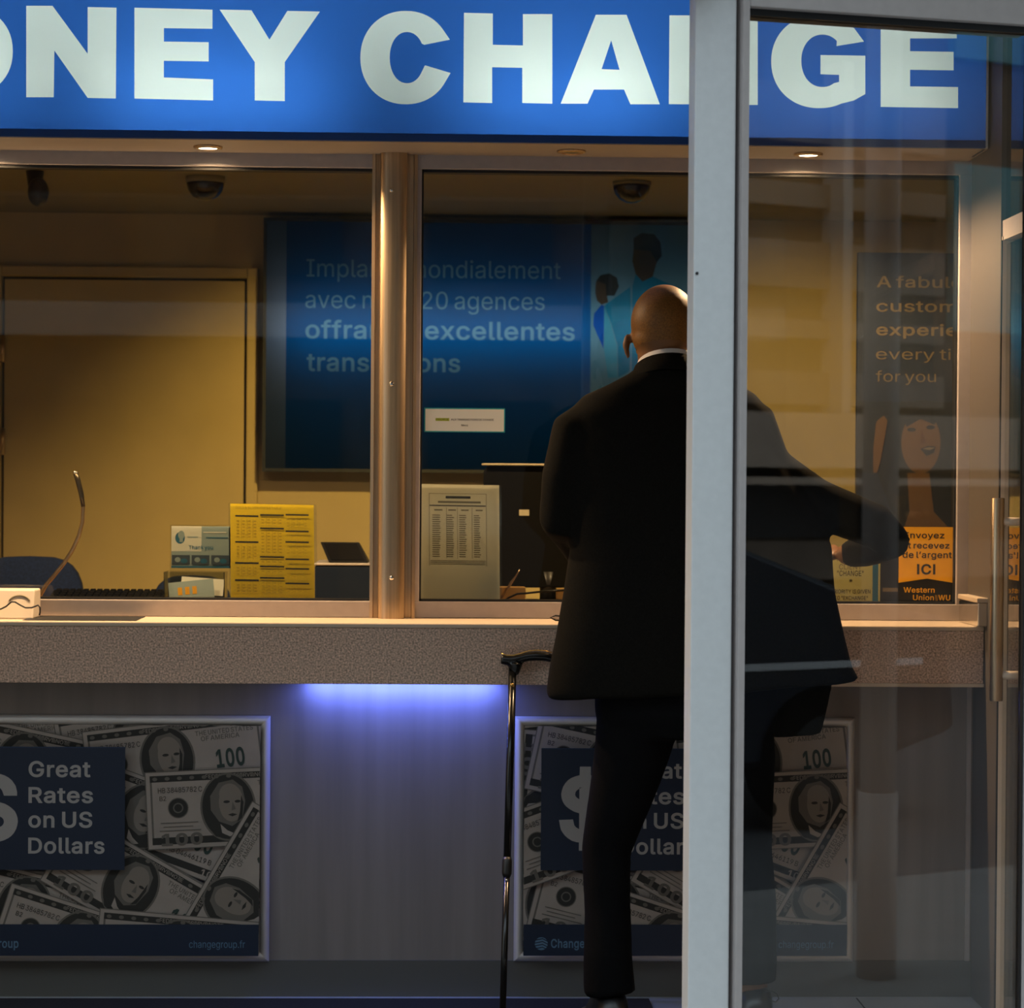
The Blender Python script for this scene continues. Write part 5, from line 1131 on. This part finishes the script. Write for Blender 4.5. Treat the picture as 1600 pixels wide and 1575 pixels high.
mb = MB(); mb.tube(hp_, [.013,.0135,.013,.012,.012,.0125,.012,.011,.007], 16); mb.tube([top-Vector((0,0,.02)), U(803,1052,Yc_), U(805,1036,Yc_)], [.0105,.013,.020], 16)
ch_ = fuse(mb, 'handle', ['cane_black'], t, .003, 5)
mb = MB(); mb.tube([U(x, y, Yc_-.012) for x, y in ((783,1021),(792,1024),(802,1024),(814,1021),(826,1017),(838,1016),(852,1017),(862,1020))], .0013, 8); mb.build('handle_inlay', 'brass', ch_, smooth=True)

# ================================================================== SHOP FRONT
AL = math.radians(14)
U0 = U(1150, 755, YF)                                  # near end of the glazed panel
ex, en_ = Vector((math.cos(AL), math.sin(AL), 0)), Vector((math.sin(AL), -math.cos(AL), 0))
p0 = Vector((U0.x, YF, 0))
lo, hi = .1, 1.5
for _ in range(40):
    m_ = (lo+hi)/2
    if proj(p0+ex*m_+Vector((0,0,HC)))[0] < 1597: lo = m_
    else: hi = m_
WG = lo
mxp = Matrix.Translation(p0) @ Matrix.Rotation(AL, 4, 'Z')   # local x along the panel, y inwards
zr = U(1150, 14, YF).z
pL, pR = U(1081, 755, YF-.02), U(1145, 755, YF-.02)
mb = MB(); mb.box(pL.x, pR.x, YF-.02, YF+.09, 0, 2.8)
o = mb.build('trim_1', 'white_metal', bevel=.003); setp(o, 'tall pale grey door post standing in front of the customer', 'post', kind='structure')
mb = MB(); mb.lathe([(.003,.001),(.003,-.001),(.001,-.0015)], (U(1089,427,YF-.02).x, YF-.0205, U(1089,427,YF-.02).z), 'Y', 12); mb.build('screw_hole', 'gasket', o, smooth=True)
t = thing('window_3', p0+ex*WG/2, 'tall glazed shop-front panel reflecting the street beside the pale post', 'window', kind='structure')
mb = MB(); g = .013; q1 = .010
mb.box(q1, WG+.4, -.03, .05, zr, zr+.20, mx=mxp)                      # transom rail
mb.box(-.004, q1, -.03, .05, 0, zr+.2, mx=mxp)                        # near stile
mb.box(WG+.003, WG+.10, -.012, .010, 0, zr, mx=mxp)                   # far stile
mb.build('window_frame', 'grey_frame', t, bevel=.002)
mb = MB(); mb.box(q1, WG, -.012, .04, zr-g, zr, mx=mxp); mb.box(WG, WG+.003, -.010, .009, 0, zr, mx=mxp)
mb.build('gasket', 'gasket', t)
mb = MB(); mb.box(q1, WG, .0, .006, .0, zr-g, mx=mxp); mb.build('window_pane', 'glass_front', t)
mb = MB(); mb.box(WG+.10, WG+1.5, -.012, .05, 0, 2.8, mx=mxp); mb.box(q1, WG+1.5, -.03, .05, zr+.20, 2.8, mx=mxp)
setp(mb.build('wall_shopfront', 'grey_frame'), 'grey shop-front cladding around the glazed panel', 'wall', kind='structure')
mb = MB(); mb.box(XL-2, XR+3.5, YF-.25, YF-.1, 2.80, 6.5); mb.box(XL-2, U(1113,0,YF).x, YF-.1, YF+.02, 2.34, 2.8)  # second box: unseen low header, added to keep sky light off the counter
setp(mb.build('wall_facade', 'grey_frame'), 'grey shop facade wall with an added low header shading the lobby', 'wall', kind='structure')

# glass side wall with its door and pull handle
y1, y2, y3 = -.01, -.14, -1.22
t = thing('door_2', (XR+.02, -.7, 0), 'frameless glass side door with long steel pull handle', 'door', kind='structure')
mb = MB(); mb.box(XR+.004, XR+.016, y3, y2-.004, .01, 1.97); mb.build('door_glass', 'glass_side', t)
zt_ = U(1567, 370, y2).z
mb = MB(); mb.box(XR-.006, XR+.024, y2-.012, y2, .01, zt_); mb.build('edge_profile', 'counter_edge', t)
mb = MB(); mb.box(XR-.009, XR-.005, y2-.011, y2-.002, .01, zt_-.01); mb.build('brush_seal', 'gasket', t)
mb = MB()
yh_ = -.34; hx = U(1558, 900, yh_).x
hz0, hz1 = U(1555, 1095, yh_).z, U(1560, 778, yh_).z
mb.lathe([(.0155,hz0),(.0165,hz0+.002),(.0165,hz1-.002),(.0155,hz1)], (hx, yh_, 0), 'Z', 28)
ph_ = auto_smooth(mb.build('pull_handle', 'steel', t), 50)
for py in (815, 1055):
    z = U(1575, py, yh_).z
    mb = MB(); mb.tube([(hx+.012, yh_, z), (XR+.004, yh_, z)], .0105, 18); mb.build('handle_mount', 'counter_edge', ph_, smooth=True)
t = thing('window_4', (XR+.02, -.7, 1.98), 'narrow glass sidelight and transom of the lobby side wall', 'window', kind='structure')
mb = MB(); mb.box(XR-.008, XR+.03, y2, y1+.2, 0, 2.75); mb.build('window_jamb', 'jamb', t)
mb = MB(); mb.box(XR-.004, XR+.03, y3, y2, 1.98, 2.03); mb.build('window_rail', 'grey_frame', t)
mb = MB(); mb.box(XR+.004, XR+.016, y3, y2, 2.03, 2.75); mb.build('window_pane', 'glass_side', t)
mb = MB(); mb.box(XR+.55, XR+.62, -1.25, .2, 0, 2.75); setp(mb.build('wall_side', 'room_wall'), 'tan wall beyond the glass side door', 'wall', kind='structure')

# ================================================================== STREET (seen in the glass)
mb = MB(); mb.box(-14, 20, -4.2, -1.9, -.12, -.02); setp(mb.build('pavement', 'pavement'), 'grey pavement outside the shop', 'pavement', kind='structure')
mb = MB(); mb.box(-20, 30, -14, -4.2, -.2, -.14); setp(mb.build('road', 'asphalt'), 'dark asphalt street outside the shop', 'road', kind='structure')
n_ = en_
def mirror(P): P = Vector(P); return P-n_*2*((P-p0).dot(n_))
def street_building(x0, x1, y, h, mw, lab, floor_h, step, glassm):
    t = thing('street_building', ((x0+x1)/2, y, -.14), lab, 'building')
    mb = MB(); mb.box(x0, x1, y-3, y, -.14, h); mb.build('facade_wall', mw, t)
    z = .3; r = 0
    while z < h-1.5:
        x = x0+.5
        mb = MB(); mb.box(x0, x1, y, y+.18, z-.55, z-.25); mb.build('cornice', 'facade_light', t)
        while x < x1-step*.5:
            mb = MB(); mb.box(x, x+step*.58, y, y+.06, z, z+floor_h*.62); mb.build('facade_window', glassm, t); x += step
        z += floor_h
street_building(-12, 5.5, -14.5, 11, 'facade_brown', 'brown stone building across the street, mirrored in the windows', 2.9, 1.9, 'facade_dark')
t = thing('street_building', (10.5, -14, -.14), 'brown corner building with pale awning across the street, mirrored in the shop-front panel', 'building')
yb = -14
mb = MB(); mb.box(5.6, 15.5, yb-3, yb, -.14, 12); mb.build('facade_wall', 'facade_brown', t)
mb = MB(); mb.box(5.8, 15.3, yb, yb+.25, .55, .88); mb.build('plinth_ledge', 'facade_stone', t)
mb = MB(); mb.box(5.8, 15.3, yb, yb+.9, 1.42, 1.50); mb.box(5.8, 15.3, yb+.86, yb+.9, 1.36, 1.95); mb.build('shop_awning', 'awning', t)
for x in (6, 7.6, 9.2, 10.75, 12.4, 14): mb = MB(); mb.box(x, x+1.3, yb, yb+.04, .9, 1.36); mb.build('shop_window', 'facade_dark', t)
for x in (8.0, 10.32, 12.9): mb = MB(); mb.box(x, x+.10, yb, yb+.3, 1.95, 5); mb.build('pilaster', 'facade_light', t)
for z, h_ in ((2.05,.28),(2.62,.16),(3.05,.4),(3.75,.2),(4.3,.5)): mb = MB(); mb.box(5.8, 11.6, yb, yb+.12, z, z+h_); mb.build('stone_band', 'facade_stone', t)
for z in (2.75, 5.2): mb = MB(); mb.box(11.72, 12.75, yb, yb+.1, z, z+1.5); mb.build('facade_window', 'facade_teal', t)
street_building(15.6, 24, -13, 16, 'facade_light', 'pale building with teal windows further down the street', 2.6, 2.0, 'facade_teal')
# street pole, about 1.8 m outside the panel
d = (_f*F+_r*(1372-800)-_u*(1300-787.5)).normalized()
V_ = CAM+d*(6.5/d.dot(_f)); R_ = mirror(V_)
t = thing('street_pole', (R_.x, R_.y, -.02), 'slim pale street pole on the pavement, mirrored in the shop-front panel', 'pole')
mb = MB(); mb.tube([(R_.x,R_.y,-.02),(R_.x,R_.y,.50)], .056, 20); mb.build('pole_base', 'pole_paint', t, smooth=True)
mb = MB(); mb.tube([(R_.x,R_.y,.5),(R_.x,R_.y,3.2)], .05, 20); mb.build('pole_shaft', 'pole_paint', t, smooth=True)
def car(x, y, ang, paint, lab):
    t = thing('parked_car', (x, y, -.14), lab, 'car')
    mx = Matrix.Translation((x, y, -.14)) @ Matrix.Rotation(math.radians(ang), 4, 'Z')
    side = [(-2.1,.35),(-2.15,.62),(-2.0,.86),(-1.2,.95),(-.55,1.26),(.45,1.30),(1.05,1.22),(1.7,.97),(2.1,.90),(2.15,.40),(1.7,.28),(-1.7,.28)]
    mb = MB()
    rings = []
    for yy, sc, dz in ((-.86,.97,-.0),(-.80,1,0),(.80,1,0),(.86,.97,0)):
        rings.append([mx @ Vector((px_*sc, yy*(1 if z_ < .98 else .84), z_)) for px_, z_ in side])
    mb.loft(rings); auto_smooth(mb.build('car_body', paint, t, bevel=.03), 30)
    for s in (-1, 1):
        mb = MB(); mb.extr([mx @ Vector((a_, s*(.88 if z_ < 1 else .745), z_)) for a_, z_ in ((-1.0,.99),(-.5,1.21),(.42,1.25),(.98,1.17),(1.35,1.0))], (0, .0, .004)); mb.build('side_window', 'car_glass', t)
        mb = MB(); mb.box(-1.9, 1.9, s*.872-.006, s*.872+.006, .70, .73, mx=mx); mb.build('trim_strip', 'car_trim', t)
        for wx in (-1.35, 1.35):
            mb = MB(); c = mx @ Vector((wx, s*.80, .31)); mb.lathe([(.31,-.09),(.32,-.06),(.32,.06),(.31,.09)], c, 'Y', 28); mb.lathe([(.19,-.1),(.19,.1)], c, 'Y', 20, mi=1); mb.build('wheel', ['tyre', 'black_plastic'], t, smooth=False)
car(2.8, -6.75, 0, 'car_blue', 'dark blue parked car by the kerb, mirrored in the shop-front panel')
